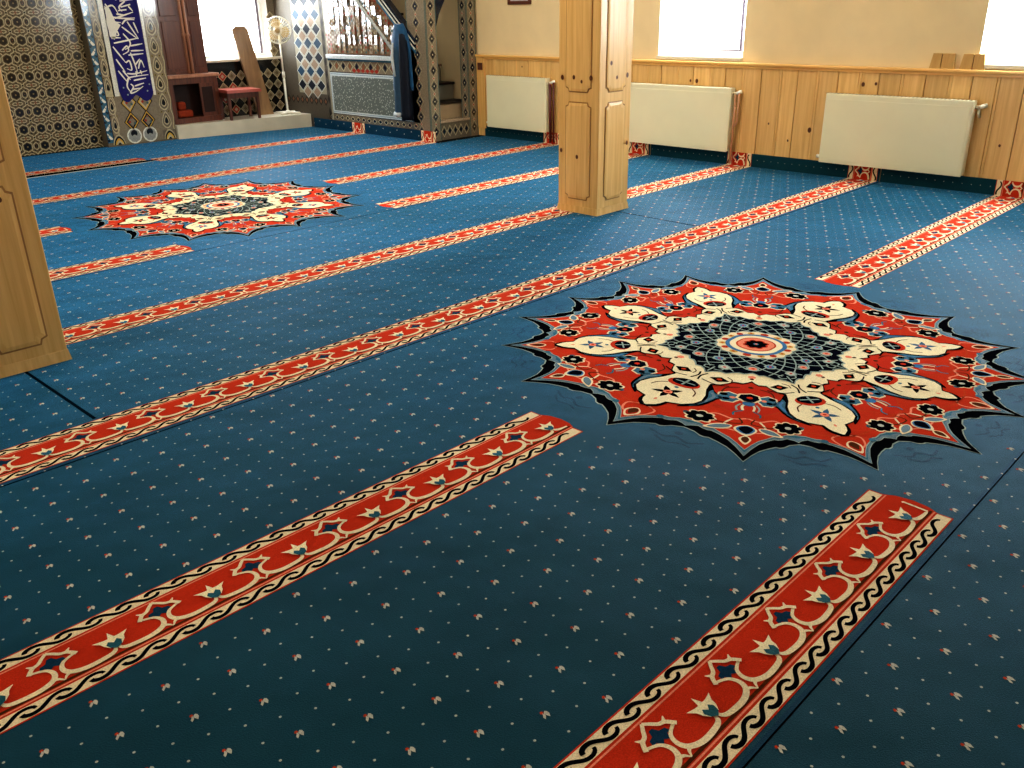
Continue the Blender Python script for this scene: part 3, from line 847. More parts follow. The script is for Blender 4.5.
# ================================================================== tiled surfaces (far wall)
def t_hex(d, cx, cy, P):
    """one tile of the niche wall: dark flower in a pale ring with interlacing arms"""
    c = lambda a, b: (cx + a * P, cy + b * P)
    for sx in (1, -1):
        d.ribbon([c(sx * .5, .5), c(sx * .40, .36), c(sx * .27, .30), c(sx * .20, .20)], .055 * P, 't_cream', 2, smooth=3)
        d.ribbon([c(sx * .5, -.5), c(sx * .40, -.36), c(sx * .27, -.30), c(sx * .20, -.20)], .055 * P, 't_cream', 2, smooth=3)
        d.ribbon([c(sx * .5, .22), c(sx * .38, .12), c(sx * .36, 0), c(sx * .38, -.12), c(sx * .5, -.22)], .05 * P, 't_cream', 3, smooth=3)
        d.ribbon([c(0, .5), c(sx * .10, .42), c(sx * .22, .44), c(sx * .30, .5)], .05 * P, 't_cream', 3, smooth=3)
        d.ribbon([c(0, -.5), c(sx * .10, -.42), c(sx * .22, -.44), c(sx * .30, -.5)], .05 * P, 't_cream', 3, smooth=3)
        d.disc(c(sx * .40, .24), .045 * P, 't_dark', 4, n=6); d.disc(c(sx * .40, -.24), .045 * P, 't_dark', 4, n=6)
        d.disc(c(sx * .17, .36), .04 * P, 't_dark', 4, n=6); d.disc(c(sx * .17, -.36), .04 * P, 't_dark', 4, n=6)
    d.disc((cx, cy), .30 * P, 't_cream', 4, n=12, scal=.10); d.disc((cx, cy), .25 * P, 't_brown', 5, n=12, scal=.10)
    d.disc((cx, cy), .20 * P, 't_dark', 6, n=12, scal=.16); d.disc((cx, cy), .05 * P, 't_olive', 7, n=6)
    d.disc(c(.5, 0), .105 * P, 't_dark', 6, n=8); d.disc(c(.5, 0), .03 * P, 't_rust', 7, n=6); d.disc(c(0, .5), .07 * P, 't_rust', 6, n=6)
    d.disc(c(.5, .5), .09 * P, 't_cream', 5, n=8); d.disc(c(.5, .5), .06 * P, 't_dark', 6, n=6)

d = Draw(lambda u, v, h: (u, 12.10 - h, v)); 
d.STEP = .0006
d.rect(-2.99, 0, 4.72, ZC, 't_brown', 0)
P = .205
for i in range(19):
    for j in range(15):
        t_hex(d, 4.715 - P * .5 - P * i, .10 + P * j, P)
# side faces so the lining has thickness
for q in ([(4.72, 12.10, 0), (4.72, YF, 0), (4.72, YF, ZC), (4.72, 12.10, ZC)],):
    b = len(d.v); d.v += q; d.f.append([b, b + 1, b + 2, b + 3]); d.m.append(d.mi('t_brown'))
o = struct(d.build('wall_niche')); o['label'] = 'brown and cream interlaced tile wall at far left'

# projecting panel beside the niche
s = Solid(); s.box(4.72, 11.94, 0, 5.67, YF, ZC, 't_taupe2'); pan = struct(s.build('wall_panel')); pan['label'] = 'patterned tile pier carrying the calligraphy banner'
d = Draw(lambda u, v, h: (u, 11.94 - h, v)); d.STEP = .0006
# blue scroll column at its left edge
d.rect(4.72, .05, 4.80, ZC, 't_blue', 1)
for i in range(26):
    z = .1 + .115 * i; sg = 1 if i % 2 else -1; c = 4.76
    d.poly(catmull([(c - sg * .036, z), (c - sg * .01, z + .035), (c + sg * .03, z + .075), (c + sg * .015, z + .02), (c - sg * .01, z - .01)], 3, True), 't_white', 2)
    d.disc((c + sg * .02, z - .02), .016, 't_navy', 2, n=8)
    d.ribbon([(c + sg * .03, z + .02), (c, z + .06), (c - sg * .02, z + .10)], .008, 't_teal', 3)
d.ribbon([(4.722, .05), (4.722, ZC)], .008, 't_navy', 4); d.ribbon([(4.803, .05), (4.803, ZC)], .010, 't_navy', 4)
# cypress-niche borders
for u0, u1 in ((4.81, 4.905), (5.475, 5.665)):
    d.rect(u0, .14, u1, ZC, 't_taupe', 1)
    c = (u0 + u1) / 2 - (.012 if u1 > 5 else 0); hw = min((u1 - u0) / 2, .062)
    for i in range(13):
        z = .26 + .235 * i
        A = lambda k, e=1: catmull([(c, z - .105 * k * e), (c + hw * k, z - .055 * k), (c + hw * .9 * k, z + .03 * k), (c, z + .125 * k * e), (c - hw * .9 * k, z + .03 * k), (c - hw * k, z - .055 * k)], 3, True)
        d.poly(A(.98), 't_cream', 2); d.poly(A(.80), 't_taupe2', 3); d.poly(A(.55), 't_cream', 4); d.poly(A(.38), 't_dark', 5)
        for sg in (1, -1): d.disc((c + sg * hw * .8, z + .118), .018, 't_olive', 3, n=6); d.disc((c + sg * hw * .8, z + .118), .008, 't_dark', 4, n=6)
    pts = [(u1 - .014 + .010 * math.sin(z * 26.7), z) for z in [.14 + .02 * i for i in range(140)]]
    d.ribbon(pts, .012, 't_cream', 6)
# white marble jamb with a dark joint
d.rect(4.905, .62, 4.925, ZC, 't_black', 6); d.rect(4.925, .62, 4.985, ZC, 't_white', 6); d.rect(4.985, .62, 5.475, ZC, 't_taupe', 1)
d.rect(5.44, .6, 5.475, ZC, 't_white', 2)
# lower field: bold lozenges and grey roundels
d.rect(4.905, .02, 5.475, .64, 't_taupe', 1)
for i in range(2):
    c = 5.085 + .215 * i
    for j, z in enumerate((.53, .29)):
        for k, m in ((1, 't_black'), (.86, 't_yel'), (.70, 't_cream' if j == 0 else 't_black'), (.5, 't_taupe')): d.diamond((c, z), .106 * k, .135 * k, m, 2 + int((1 - k) * 10))
        d.disc((c - .03, z), .018, 't_red', 8, n=6); d.disc((c + .035, z - .02), .018, 't_teal', 8, n=6); d.disc((c, z + .05), .016, 't_rust', 8, n=6)
    d.disc((c, .11), .10, 't_white', 3, n=18); d.disc((c, .11), .085, 't_grey', 4, n=18, scal=-.08); d.disc((c, .14), .045, 't_black', 5, n=10); d.disc((c, .095), .03, 't_grey', 6, n=8)
for c in (4.87, 5.57):
    for k, m in ((1, 't_cream'), (.85, 't_black'), (.68, 't_yel'), (.5, 't_cream'), (.3, 't_black')):
        d.poly(catmull([(c - .085 * k, .02), (c - .06 * k, .10 * k), (c, .15 * k), (c + .06 * k, .10 * k), (c + .085 * k, .02)], 4), m, 7 + int((1 - k) * 10))
d.rect(4.81, .62, 5.0, .70, 't_cream', 5)
o = struct(d.build('trim_4', None)); o['label'] = 'glazed tile facing of the pier: blue scroll strip, arched borders and lozenge field'

# calligraphy banner
ban = thing('calligraphy_banner', 'long navy blue velvet banner with white Arabic calligraphy on the tiled pier', 'banner', (5.22, 11.93, .55))
YB = 11.925
pts = [(4.99, 2.7), (4.99, .80)] + [(4.985, .68)] + catmull([(4.985, .68), (5.02, .57), (5.08, .54), (5.14, .575), (5.20, .62), (5.26, .575), (5.32, .535), (5.39, .56), (5.435, .63)], 4) + [(5.43, .85), (5.425, 2.7)]
Solid().prism([(a, YB, b) for a, b in pts], (0, .008, 0), 'velvet_navy').build('cloth', ban)
STR = [[(5.27,1.75),(5.18,1.68),(5.21,1.63)],[(5.3,1.69),(5.35,1.63)],[(5.0,1.58),(5.18,1.55),(5.36,1.55)],[(5.01,1.51),(5.17,1.5)],[(5.13,1.6),(5.22,1.59)],[(5.1,1.55),(5.35,1.62)],[(5.18,1.48),(5.24,1.53),(5.35,1.53)],[(5.25,1.51),(5.36,1.3)],[(5.33,1.5),(5.37,1.37)],[(5.17,1.45),(5.35,1.3)],[(5.03,1.26),(5.23,1.29),(5.36,1.31)],[(5.17,1.37),(5.24,1.27),(5.22,1.21),(5.16,1.18)],[(5.12,1.17),(5.19,1.22),(5.2,1.16),(5.12,1.12)],[(5.24,1.22),(5.4,1.24)],[(5.23,1.16),(5.4,1.16)],[(5.19,1.11),(5.39,1.12)],[(5.01,1.22),(5.14,1.02)],[(5.22,1.14),(5.25,1.02),(5.27,.88)],[(5.02,1.07),(5.11,.91)],[(5.14,1.02),(5.19,1.04),(5.2,.93),(5.14,.95)],[(5.26,.99),(5.33,1.06)],[(5.29,.94),(5.34,1.04),(5.37,.95)],[(5.13,.89),(5.23,.88),(5.4,.91)],[(5.0,1.41),(5.08,1.42),(5.11,1.35),(5.03,1.37)],[(5.01,1.33),(5.13,1.32)],[(5.01,1.72),(5.05,1.64),(5.0,1.54),(5.0,1.43),(5.02,1.31)],[(4.99,1.66),(5.1,1.7),(5.16,1.59)],[(5.02,.93),(5.11,.79)],[(5.08,.93),(5.16,.81)],[(5.11,.79),(5.16,.84),(5.41,.86)],[(5.2,.8),(5.37,.82)],[(5.15,.76),(5.18,.72),(5.13,.65),(5.2,.66),(5.31,.72)],[(5.2,.73),(5.33,.76)],[(5.25,.91),(5.25,.85)],[(5.31,.92),(5.32,.87)],[(5.15,.85),(5.1,.74),(5.14,.65)],[(5.16,.69),(5.27,.7)]]
d = Draw(lambda u, v, h: (u, YB - .0008 - h, v))
for i, q in enumerate(STR):
    d.ribbon(q, lambda t: .011 + .010 * math.sin(PI * min(1, .15 + t)), 'thread_white', i % 4, smooth=5)
    if max(b for a, b in q) < 1.7 and i % 2 == 0: d.ribbon([(a, b + .95) for a, b in q], .017, 'thread_white', 5 + i % 4, smooth=5)
# window light on the script's left margin, painted in as a washed-out patch
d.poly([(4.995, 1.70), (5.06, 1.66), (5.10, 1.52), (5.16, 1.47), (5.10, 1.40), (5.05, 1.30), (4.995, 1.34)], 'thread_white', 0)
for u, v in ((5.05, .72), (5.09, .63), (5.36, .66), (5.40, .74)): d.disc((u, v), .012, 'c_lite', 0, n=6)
d.build('lettering', ban)

# ---- tile on the far wall below and beside the window
d = Draw(lambda u, v, h: (u, YF - .002 - h, v)); d.STEP = .0006
d.rect(5.68, .17, XM, .965, 't_dark', 0); d.rect(7.50, .965, XM, ZC, 't_taupe2', 0); d.rect(5.68, .965, 6.36, ZC, 't_taupe2', 0)
for i in range(13):
    for j in range(9):
        u = 5.74 + .15 * i; z = .28 + .155 * j
        if u > XM - .07 or (6.30 < u < 7.54 and z > .86): continue
        mm = 't_red' if (i + j) % 2 and u < 6.9 else 't_taupe'
        d.diamond((u, z), .074, .076, 't_cream', 1); d.diamond((u, z), .062, .063, mm, 2); d.diamond((u, z), .03, .03, 't_beige' if mm == 't_red' else 't_brown', 3)
o = struct(d.build('trim_5')); o['label'] = 'dark lozenge tiling below the far window'

# ================================================================== raised platform
s = Solid(); PX = [(5.672, 11.90), (XM - .01, 11.56), (XM - .01, YF - .01), (5.672, YF - .01)]
s.prism([(a, b, 0) for a, b in PX], (0, 0, .185), 'marble')
tag(s.build('platform'), 'low cream marble platform in front of the far window', 'platform')

# ---- cabinet
t = thing('cabinet', 'dark brown two part wooden cabinet standing on the platform beside the tiled pier', 'cabinet', (6.08, 12.1, .185))
s = Solid(); y0, y1 = 11.98, 12.22
s.box(5.69, y0, .185, 6.41, y1, .26, 'mahogany', .006); s.box(5.69, y0, .26, 5.75, y1, .78, 'mahogany'); s.box(6.35, y0, .26, 6.41, y1, .78, 'mahogany', .004)
s.box(5.75, y1 - .02, .26, 6.35, y1, .78, 'cabinet_dark'); s.box(5.69, y0 + .004, .70, 6.41, y1, .78, 'mahogany'); s.build('base_unit', t)
Solid().box(5.68, y0 - .03, .78, 6.44, y1, .825, 'mahogany_light', .008).build('counter_top', t)
s = Solid(); s.box(6.13, y0 + .006, .26, 6.35, y0 + .026, .70, 'mahogany', .004); dr = s.build('door', t); s = Solid(); s.box(6.16, y0 + .002, .31, 6.32, y0 + .01, .65, 'cabinet_dark', .003); s.build('door_panel', dr)['label'] = 'dark inset panel'
s = Solid(); s.box(5.70, 12.06, .825, 6.33, y1, 2.6, 'mahogany'); s.build('upper_unit', t)
for a, b in ((5.71, 6.04), (6.11, 6.32)):
    s = Solid(); s.box(a, 12.045, .86, b, 12.062, 2.56, 'mahogany', .003)
    for c, e in ((.90, 1.50), (1.56, 2.5)): s.box(a + .04, 12.035, c, b - .04, 12.047, e, 'mahogany', .008)
    s.build('door', t)
s = Solid()
for u in (6.045, 6.10): s.tube([(u, 12.045, .83), (u, 12.04, 1.30), (u, 12.04, 1.31), (u, 12.04, 1.34), (u, 12.04, 1.35), (u, 12.045, 2.55)], [.022, .020, .028, .028, .020, .022], 'mahogany_light')
s.build('door_post', t)
s = Solid(); s.box(5.78, 12.0, .262, 6.0, 12.14, .36, 'orange_matte', .03); s.box(5.80, 12.02, .36, 5.92, 12.13, .47, 'orange_matte', .03)  # rounded orange boxes added for an unidentified orange patch in the base
tag(s.build('orange_patch'), 'orange patch in the open base of the dark cabinet', 'cloth')

# ---- low stool-like chair and the leaning board
t = thing('stool', 'small dark stool with a shiny red brown seat beside the cabinet on the platform', 'stool', (6.78, 11.98, .185))
A = Vector((6.40, 11.755, 0)); ux = Vector((.48, -.07, 0)); uy = Vector((.05, .38, 0))
def pt(a, b, z): v = A + ux * a + uy * b; return (v.x, v.y, z)
s = Solid(); s.hexa([pt(-.02, -.14, .555), pt(1.02, -.14, .555), pt(1.02, 1.03, .555), pt(-.02, 1.03, .555), pt(0, -.12, .595), pt(1, -.12, .595), pt(1, 1, .595), pt(0, 1, .595)], 'red_seat'); s.build('seat', t)
s = Solid(); s.hexa([pt(.03, .02, .48), pt(.97, .02, .48), pt(.97, .98, .48), pt(.03, .98, .48), pt(.03, .02, .555), pt(.97, .02, .555), pt(.97, .98, .555), pt(.03, .98, .555)], 'mahogany'); s.build('apron', t)
for a in (.04, .90):
    for b in (.04, .86):
        s = Solid(); s.hexa([pt(a, b, .185), pt(a + .06, b, .185), pt(a + .06, b + .1, .185), pt(a, b + .1, .185), pt(a - .01, b, .48), pt(a + .08, b, .48), pt(a + .08, b + .12, .48), pt(a - .01, b + .12, .48)], 'mahogany'); s.build('leg', t)
s = Solid()
s.hexa([(7.04, 12.06, .185), (7.27, 12.02, .185), (7.28, 12.08, .185), (7.05, 12.12, .185), (6.84, 12.165, 1.36), (7.07, 12.125, 1.36), (7.08, 12.185, 1.36), (6.85, 12.225, 1.36)], 'board_wood')
s.prism([(6.84, 12.165, 1.36), (7.07, 12.125, 1.36), (7.03, 12.133, 1.41), (6.90, 12.157, 1.41)], (.01, .05, 0), 'board_wood')
tag(s.build('leaning_board'), 'long brown wooden board leaning against the far window behind the stool', 'board')

# ---- pedestal fan
t = thing('pedestal_fan', 'white pedestal fan standing on the platform near the far window', 'fan', (7.40, 11.84, .185))
fx, fy = 7.40, 11.84
s = Solid()
for a in (.5, .5 + PI / 2, .5 + PI, .5 + 1.5 * PI):
    r_ = .20 if math.sin(a) < .9 else .15
    s.tube([(fx, fy, .212), (fx + r_ * .5 * math.cos(a), fy + r_ * .5 * math.sin(a), .207), (fx + r_ * math.cos(a), fy + r_ * math.sin(a), .205)], [.02, .017, .013], 'white_plastic')
s.tube([(fx, fy, .188), (fx, fy, .24)], [.045, .026], 'white_plastic')
s.build('base', t)
s = Solid(); s.tube([(fx, fy, .22), (fx, fy, .72)], .016, 'white_plastic'); s.tube([(fx, fy, .70), (fx, fy, .78)], .023, 'white_plastic'); s.tube([(fx, fy, .76), (fx, fy, 1.20)], .013, 'white_plastic'); s.build('pole', t)
ax_ = Vector((-.62, -.76, -.08)).normalized(); hc = Vector((fx, fy, 1.35))
s = Solid(); s.tube([hc + ax_ * -.16, hc + ax_ * -.13, hc + ax_ * -.03, hc + ax_ * .0], [.04, .07, .075, .05], 'white_plastic', 14)
s.tube([(fx, fy, 1.18), hc + ax_ * -.07 + Vector((0, 0, -.05))], [.02, .035], 'white_plastic'); s.build('motor_housing', t)
e1 = ax_.cross(Vector((0, 0, 1))).normalized(); e2 = e1.cross(ax_).normalized()
s = Solid()
def ringpts(r, off, n=28): return [hc + ax_ * off + (e1 * math.cos(2 * PI * i / n) + e2 * math.sin(2 * PI * i / n)) * r for i in range(n)]
for r_, off, th in ((.185, .05, .006), (.178, .09, .004), (.178, .01, .004), (.12, .115, .003), (.12, -.01, .003), (.06, .125, .003)): s.tube(ringpts(r_, off), th, 'white_plastic', 6, closed=True)
for i in range(28):
    v = e1 * math.cos(2 * PI * i / 28) + e2 * math.sin(2 * PI * i / 28)
    s.tube([hc + ax_ * .125 + v * .03, hc + ax_ * .115 + v * .12, hc + ax_ * .09 + v * .175, hc + ax_ * .05 + v * .186, hc + ax_ * .01 + v * .175, hc + ax_ * -.01 + v * .1], .0022, 'white_plastic', 4)
cage = s.build('cage', t)
s = Solid(); s.tube([hc + ax_ * .125, hc + ax_ * .134], .035, 'fan_tan', 14); s.build('cage_badge', cage)
for k in range(3):
    a0 = 2 * PI * k / 3 + .6; s = Solid(); F = []
    inner, outer = [], []
    for i in range(7):
        a = a0 + (i / 6) * 1.5; v = e1 * math.cos(a) + e2 * math.sin(a)
        inner.append(s.bm.verts.new(hc + ax_ * (.05 + .012 * (i - 3) / 3) + v * .025)); outer.append(s.bm.verts.new(hc + ax_ * (.05 + .022 * (i - 3) / 3) + v * (.10 + .062 * math.sin(PI * (i + .6) / 7))))
    for i in range(6): F.append(s.bm.faces.new([inner[i], outer[i], outer[i + 1], inner[i + 1]]))
    s._mat(F, 'fan_tan'); s.build('blade', t)
s = Solid(); s.tube([hc + ax_ * .0, hc + ax_ * .085], [.04, .03], 'fan_tan', 14); s.build('hub', t)

# ================================================================== tiled pulpit
pul = thing('pulpit', 'tall tiled pulpit with a stair and portal in the far right corner', 'pulpit', (8.05, 10.2, 0))
SL = .87
def top(y): return 1.44 + SL * (y - 9.37)
# side wall: closed up to the sloping stringer
s = Solid()
s.prism([(XM, 9.02, 0), (XM, YF - .004, 0), (XM, YF - .004, 2.9), (XM, 11.14, 2.9), (XM, 9.02, top(9.02))], (.07, 0, 0), 'm_taupe')
sw = s.build('side_wall', pul)
def dS(u, v, h): return (XM - h, u, v)
d = Draw(dS); d.STEP = .0006
d.rect(9.03, .135, 11.1, .225, 't_taupe2', 1)
for i in range(16): d.diamond((9.15 + .125 * i, .18), .05, .035, 't_cream', 2); d.diamond((9.15 + .125 * i, .18), .036, .025, 't_navy', 3)
# speckled panel in a pale frame
d.rect(9.18, .225, 10.99, .80, 't_navy', 2); d.rect(9.20, .235, 10.98, .79, 't_frame', 3); d.rect(9.235, .275, 10.945, .745, 't_speckle', 4)
d.ribbon([(9.215, .255), (10.965, .255), (10.965, .77), (9.215, .77)], .006, 't_blue', 5, closed=True)
# lozenge frieze
d.rect(9.18, .80, 11.0, .965, 't_taupe', 2)
for i in range(12):
    u = 9.25 + .155 * i
    d.diamond((u, .88), .075, .075, 't_cream', 3); d.diamond((u, .88), .06, .06, 't_taupe2', 4); d.diamond((u, .88), .036, .048, 't_navy' if i % 2 else 't_rust', 5)
# red tiles of the frieze
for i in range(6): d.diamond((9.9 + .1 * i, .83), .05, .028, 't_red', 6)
# glossy floral field above the ledge
d.poly([(9.20, 1.04), (10.99, 1.04), (10.99, 2.70), (9.20, top(9.20) - .04)], 't_rust', 2)
rr = random.Random(5)
for i in range(15):
    for j in range(14):
        u0 = 9.22 + .118 * i; z0 = 1.05 + .118 * j
        if z0 + .12 > top(u0) - .08 or u0 + .116 > 10.98: continue
        tl = math.tan(math.radians(rr.gauss(7, 3))); tz = math.tan(math.radians(rr.gauss(0, 2))); b = len(d.v)
        for (a, c) in ((0, 0), (.114, 0), (.114, .114), (0, .114)): d.v.append((XM - .004 - (.114 - a) * tl - c * tz, u0 + a, z0 + c))
        d.f.append([b, b + 1, b + 2, b + 3]); d.m.append(d.mi('t_gloss'))
for i in range(34):
    for j in range(26):
        u = 9.24 + .052 * i; z = 1.07 + .06 * j + (.03 if i % 2 else 0)
        if z > top(u) - .10 or u > 10.96: continue
        d.disc((u, z), .014 + .006 * rr.random(), rr.choice(['t_cream', 't_beige', 't_red', 't_teal', 't_taupe']), 34, n=6)
# pale handrail moulding of the balustrade drawn as tile inlay, and lattice end panel
d.ribbon([(11.0, .14), (11.0, 2.7)], .04, 'm_cream', 5)
d.rect(11.03, .14, YF - .01, ZC - .2, 'm_taupe', 1)
d.rect(11.10, .48, 11.80, 2.4, 'm_cream', 2)
wd_, hd = .12, .095
for i in range(7):
    for j in range(22):
        u = 11.10 + wd_ * i; z = .50 + hd * j
        if (i + j) % 2 or not (11.16 <= u <= 11.74 and z < 2.35): continue
        m = ('m_navy' if (j % 4) < 2 else 'm_blue') if j % 2 else 'm_beige'
        d.diamond((u, z), wd_ * .94, hd * .94, 'm_white', 3); d.diamond((u, z), wd_ * .80, hd * .80, m, 4)
for j in range(13): d.diamond((11.065, .25 + .17 * j), .026, .07, 'm_dark', 3)
for i in range(9): d.diamond((11.15 + .12 * i, .38), .055, .06, 'm_dark', 3); d.diamond((11.15 + .12 * i, .38), .03, .035, 'm_rust', 4)
d.build('side_tiling', sw)
s = Solid(); s.box(XM - .05, 9.2, .975, XM, 10.98, 1.03, 't_frame', .006); s.box(XM - .02, 9.2, .95, XM, 10.98, .975, 't_blue'); s.build('ledge', pul)
s = Solid(); s.tube([(XM - .015, 9.50, 1.10), (XM - .015, 11.2, 1.10 + SL * 1.7)], .022, 't_frame', 8); s.build('slanting_moulding', pul)
# stringer
s = Solid()
for off, m, th, pr in ((0, 't_blue', .055, .02), (.045, 't_white', .018, .026), (.07, 't_navy', .05, .02), (.11, 't_white', .014, .026), (.13, 't_navy', .04, .02)):
    s.prism([(XM - pr, 9.06, top(9.06) + off - .10), (XM - pr, 11.1, top(11.1) + off - .10), (XM - pr, 11.1, top(11.1) + off + th - .10), (XM - pr, 9.06, top(9.06) + off + th - .10)], (.07 + pr, 0, 0), m)
s.build('stringer', pul)
# piers of the portal
def pier(x0, x1, y0, y1, faces):
    s = Solid(); s.box(x0, y0, 0, x1, y1, ZC - .003, 't_taupe'); o = s.build('portal_pier', pul)
    d = Draw(lambda u, v, h: (u, v, h)); d.STEP = .0006
    for f in faces:
        if f == '-y': d.fn = lambda u, v, h: (x0 + u, y0 - .001 - h, v); W = x1 - x0
        else: d.fn = lambda u, v, h: (x0 - .001 - h, y1 - u, v); W = y1 - y0
        n = 1
        for c in ([W / 2] if n == 1 else [W * .28, W * .74]):
            hw = min(.075, W / n / 2 * .8)
            for j in range(16):
                z = .12 + .188 * j
                d.diamond((c, z), hw, .085, 't_outline', 1); d.diamond((c, z), hw * .84, .070, 't_taupe2', 2); d.diamond((c, z), hw * .55, .050, 't_navy', 3); d.disc((c, z), .012, 't_cream', 4, n=6)
                d.disc((c, z + .094), .022, 't_beige', 2, n=8); d.disc((c, z + .094), .010, 't_red', 3, n=6)
        for e in (.008, W - .008): d.ribbon([(e, .01), (e, ZC - .01)], .012, 't_teal', 2)
    d.build('pier_tiling', o)
pier(XM, 7.79, YM, 9.22, ('-y', '-x'))
pier(8.31, 8.464, YM, 9.0, ('-y', '-x'))
# arch bracket and lintel
s = Solid(); s.prism([(7.80, YM + .02, 1.36), (7.86, YM + .02, 1.52), (8.0, YM + .02, 1.74), (8.05, YM + .02, 1.80), (8.05, YM + .02, 2.6), (7.80, YM + .02, 2.6)], (0, .1, 0), 't_navy')
s.prism([(8.31, YM + .02, 1.72), (8.2, YM + .02, 1.80), (8.05, YM + .02, 1.84), (8.05, YM + .02, 2.6), (8.31, YM + .02, 2.6)], (0, .1, 0), 't_navy'); s.build('arch', pul)
# threshold and stair
s = Solid(); s.box(7.80, YM + .01, 0, 8.31, 9.03, .235, 't_taupe2'); s.box(7.795, YM - .005, .215, 8.31, 9.03, .245, 't_beige', .004); th = s.build('threshold', pul)
d = Draw(lambda u, v, h: (u, YM + .009 - h, v)); d.STEP = .0006
for i in range(5): d.diamond((7.85 + .1 * i, .11), .05, .075, 't_cream', 1); d.diamond((7.85 + .1 * i, .11), .04, .06, 't_taupe2', 2); d.diamond((7.85 + .1 * i, .11), .026, .04, 't_navy', 3)
d.build('threshold_tiling', th)
for k in range(11):
    y0 = 9.06 + .25 * k; z = .235 + .218 * k
    if z > 2.5: break
    s = Solid(); s.box(XM + .07, y0, z - .25 if k else 0, 8.46, y0 + .27, z + .19, ['riser_beige', 'riser_grey', 'riser_grey', 'riser_beige'][k % 4])
    s.box(XM + .07, y0 - .025, z + .19, 8.46, y0 + .27, z + .218, 'tread_dark', .004)
    s.build('step', pul)

# ---- robe hanging on the pulpit pier
t = thing('robe', 'long blue robe with a dark lining hanging from the pulpit pier', 'robe', (XM - .06, 9.32, .27))
def drape(y0, y1, z0, z1, x, depth, folds, mat, ph=0, flare=.15, name='cloth'):
    s = Solid(); nu, nv = 34, 14; F = []; V = []
    for j in range(nv + 1):
        b = j / nv; z = z1 + (z0 - z1) * b; row = []
        for i in range(nu):
            a = 2 * PI * i / nu; c = (y0 + y1) / 2; hw = (y1 - y0) / 2 * ((.45 + .55 * min(1, b * 4) ** .6) * (1 + flare * (b - .5)))
            rip = 1 + .16 * math.sin(folds * a + ph + 2 * b) * min(1, b * 3)
            row.append(s.bm.verts.new((x + depth * .5 * math.cos(a) * rip, c + hw * math.sin(a) * rip, z + .012 * math.sin(3 * a + ph))))
        V.append(row)
    for j in range(nv):
        for i in range(nu): F.append(s.bm.faces.new([V[j][i], V[j][(i + 1) % nu], V[j + 1][(i + 1) % nu], V[j + 1][i]]))
    F.append(s.bm.faces.new(V[0])); F.append(s.bm.faces.new(V[-1][::-1]))
    for f in F: f.smooth = True
    s._mat(F, mat); return s.build(name, t)
rb = drape(9.12, 9.46, .62, 1.42, XM - .065, .10, 5, 'robe_blue', name='robe_body')
drape(9.25, 9.43, .30, 1.15, XM - .085, .11, 4, 'robe_slate', 1, name='robe_tail')
drape(9.115, 9.27, .27, 1.30, XM - .095, .12, 4, 'robe_navy', 2, name='sleeve')
s = Solid(); s.tube([(XM - .14, 9.35, 1.20), (XM - .155, 9.36, 1.05), (XM - .155, 9.35, .92), (XM - .15, 9.33, .80)], [.012, .02, .02, .012], 'robe_white'); s.build('sash', rb)
s = Solid(); s.tube([(XM - .13, 9.41, .33), (XM - .13, 9.29, .32)], [.03, .03], 'robe_white', 8); s.build('hem_lining', t)
s = Solid(); s.tube([(XM, 9.27, 1.41), (XM - .06, 9.27, 1.41), (XM - .075, 9.27, 1.44)], .008, 'brass'); s.build('hook', t)

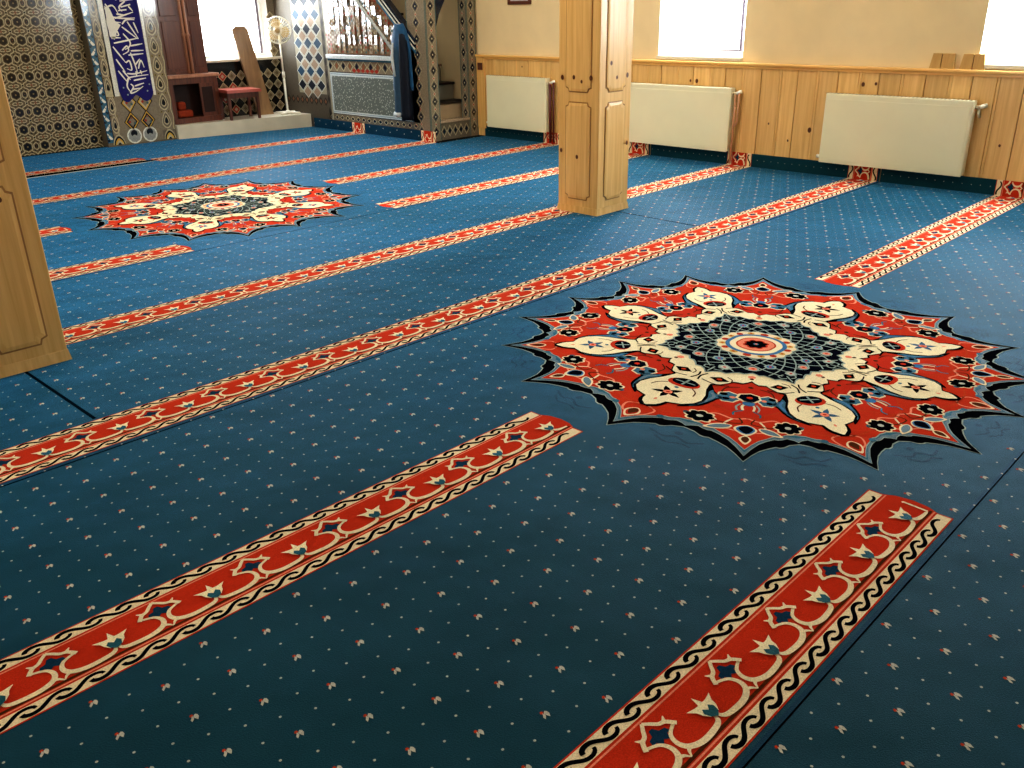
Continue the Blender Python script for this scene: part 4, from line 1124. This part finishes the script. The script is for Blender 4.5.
# ================================================================== light
def area(name, loc, direction, sx, sy, power, col=(1, 1, 1), spread=180):
    l = bpy.data.lights.new(name, 'AREA'); l.shape = 'RECTANGLE'; l.size = sx; l.size_y = sy; l.energy = power; l.color = col; l.spread = math.radians(spread)
    o = bpy.data.objects.new(name, l); o.location = loc; o.rotation_euler = Vector(direction).to_track_quat('-Z', 'Z').to_euler(); C.objects.link(o)
    return o
DAY = (.86, .94, 1.0)
area('window_and_fill', (8.66, 5.45, 1.78), (-1, 0, -.35), 1.0, 1.3, 130, DAY)
area('window_and_fill', (8.66, 2.0, 1.78), (-1, 0, -.35), 1.2, 1.3, 130, DAY)
area('window_and_fill', (6.93, YF + .12, 1.75), (-.3, -1, -.35), 1.0, 1.3, 75, DAY)
area('ceiling_fill', (4.6, 6.8, 3.05), (0, 0, -1), 5.0, 5.5, 100, (1, .93, .80))  # broad soft fill added under the ceiling, no fixture there
area('window_and_fill', (-2.9, 5.2, 1.9), (1, 0, .10), 7, 1.5, 205, (1, .94, .82))  # warm fill added in front of the solid, windowless left wall
area('window_and_fill', (4, -2.9, 2.0), (.1, 1, .15), 6, 1.2, 15, (1, .93, .80))  # weak fill added at the unseen near wall, which has no window

wd = bpy.data.worlds.new('daylight'); sc.world = wd; wd.use_nodes = True
bg = wd.node_tree.nodes['Background']
sky = wd.node_tree.nodes.new('ShaderNodeTexSky'); sky.sky_type = 'HOSEK_WILKIE'; sky.turbidity = 8; sky.sun_direction = (.3, -.5, .8)
mix = wd.node_tree.nodes.new('ShaderNodeMix'); mix.data_type = 'RGBA'; mix.inputs['Factor'].default_value = .8
mix.inputs[7].default_value = (1, 1, 1, 1)
wd.node_tree.links.new(sky.outputs['Color'], mix.inputs[6]); wd.node_tree.links.new(mix.outputs[2], bg.inputs['Color'])
bg.inputs['Strength'].default_value = 6.0

# ================================================================== camera
f_px, pit, roll, yaw = 870.7, .409177, -.01954, .776033
fw = Vector((math.cos(pit) * math.cos(yaw), math.cos(pit) * math.sin(yaw), -math.sin(pit)))
rt = fw.cross(Vector((0, 0, 1))).normalized(); up = rt.cross(fw)
r2 = math.cos(roll) * rt + math.sin(roll) * up; u2 = -math.sin(roll) * rt + math.cos(roll) * up
cam = bpy.data.cameras.new('camera'); cam.sensor_width = 36; cam.lens = f_px * 36 / 1024; cam.clip_start = .05
co = bpy.data.objects.new('camera', cam); C.objects.link(co)
M = Matrix((r2, u2, -fw)).transposed().to_4x4(); M.translation = Vector((0, 0, 1.6)); co.matrix_world = M
sc.camera = co
sc.view_settings.view_transform = 'Standard'
sc.view_settings.look = 'Medium High Contrast'
sc.view_settings.exposure = .5
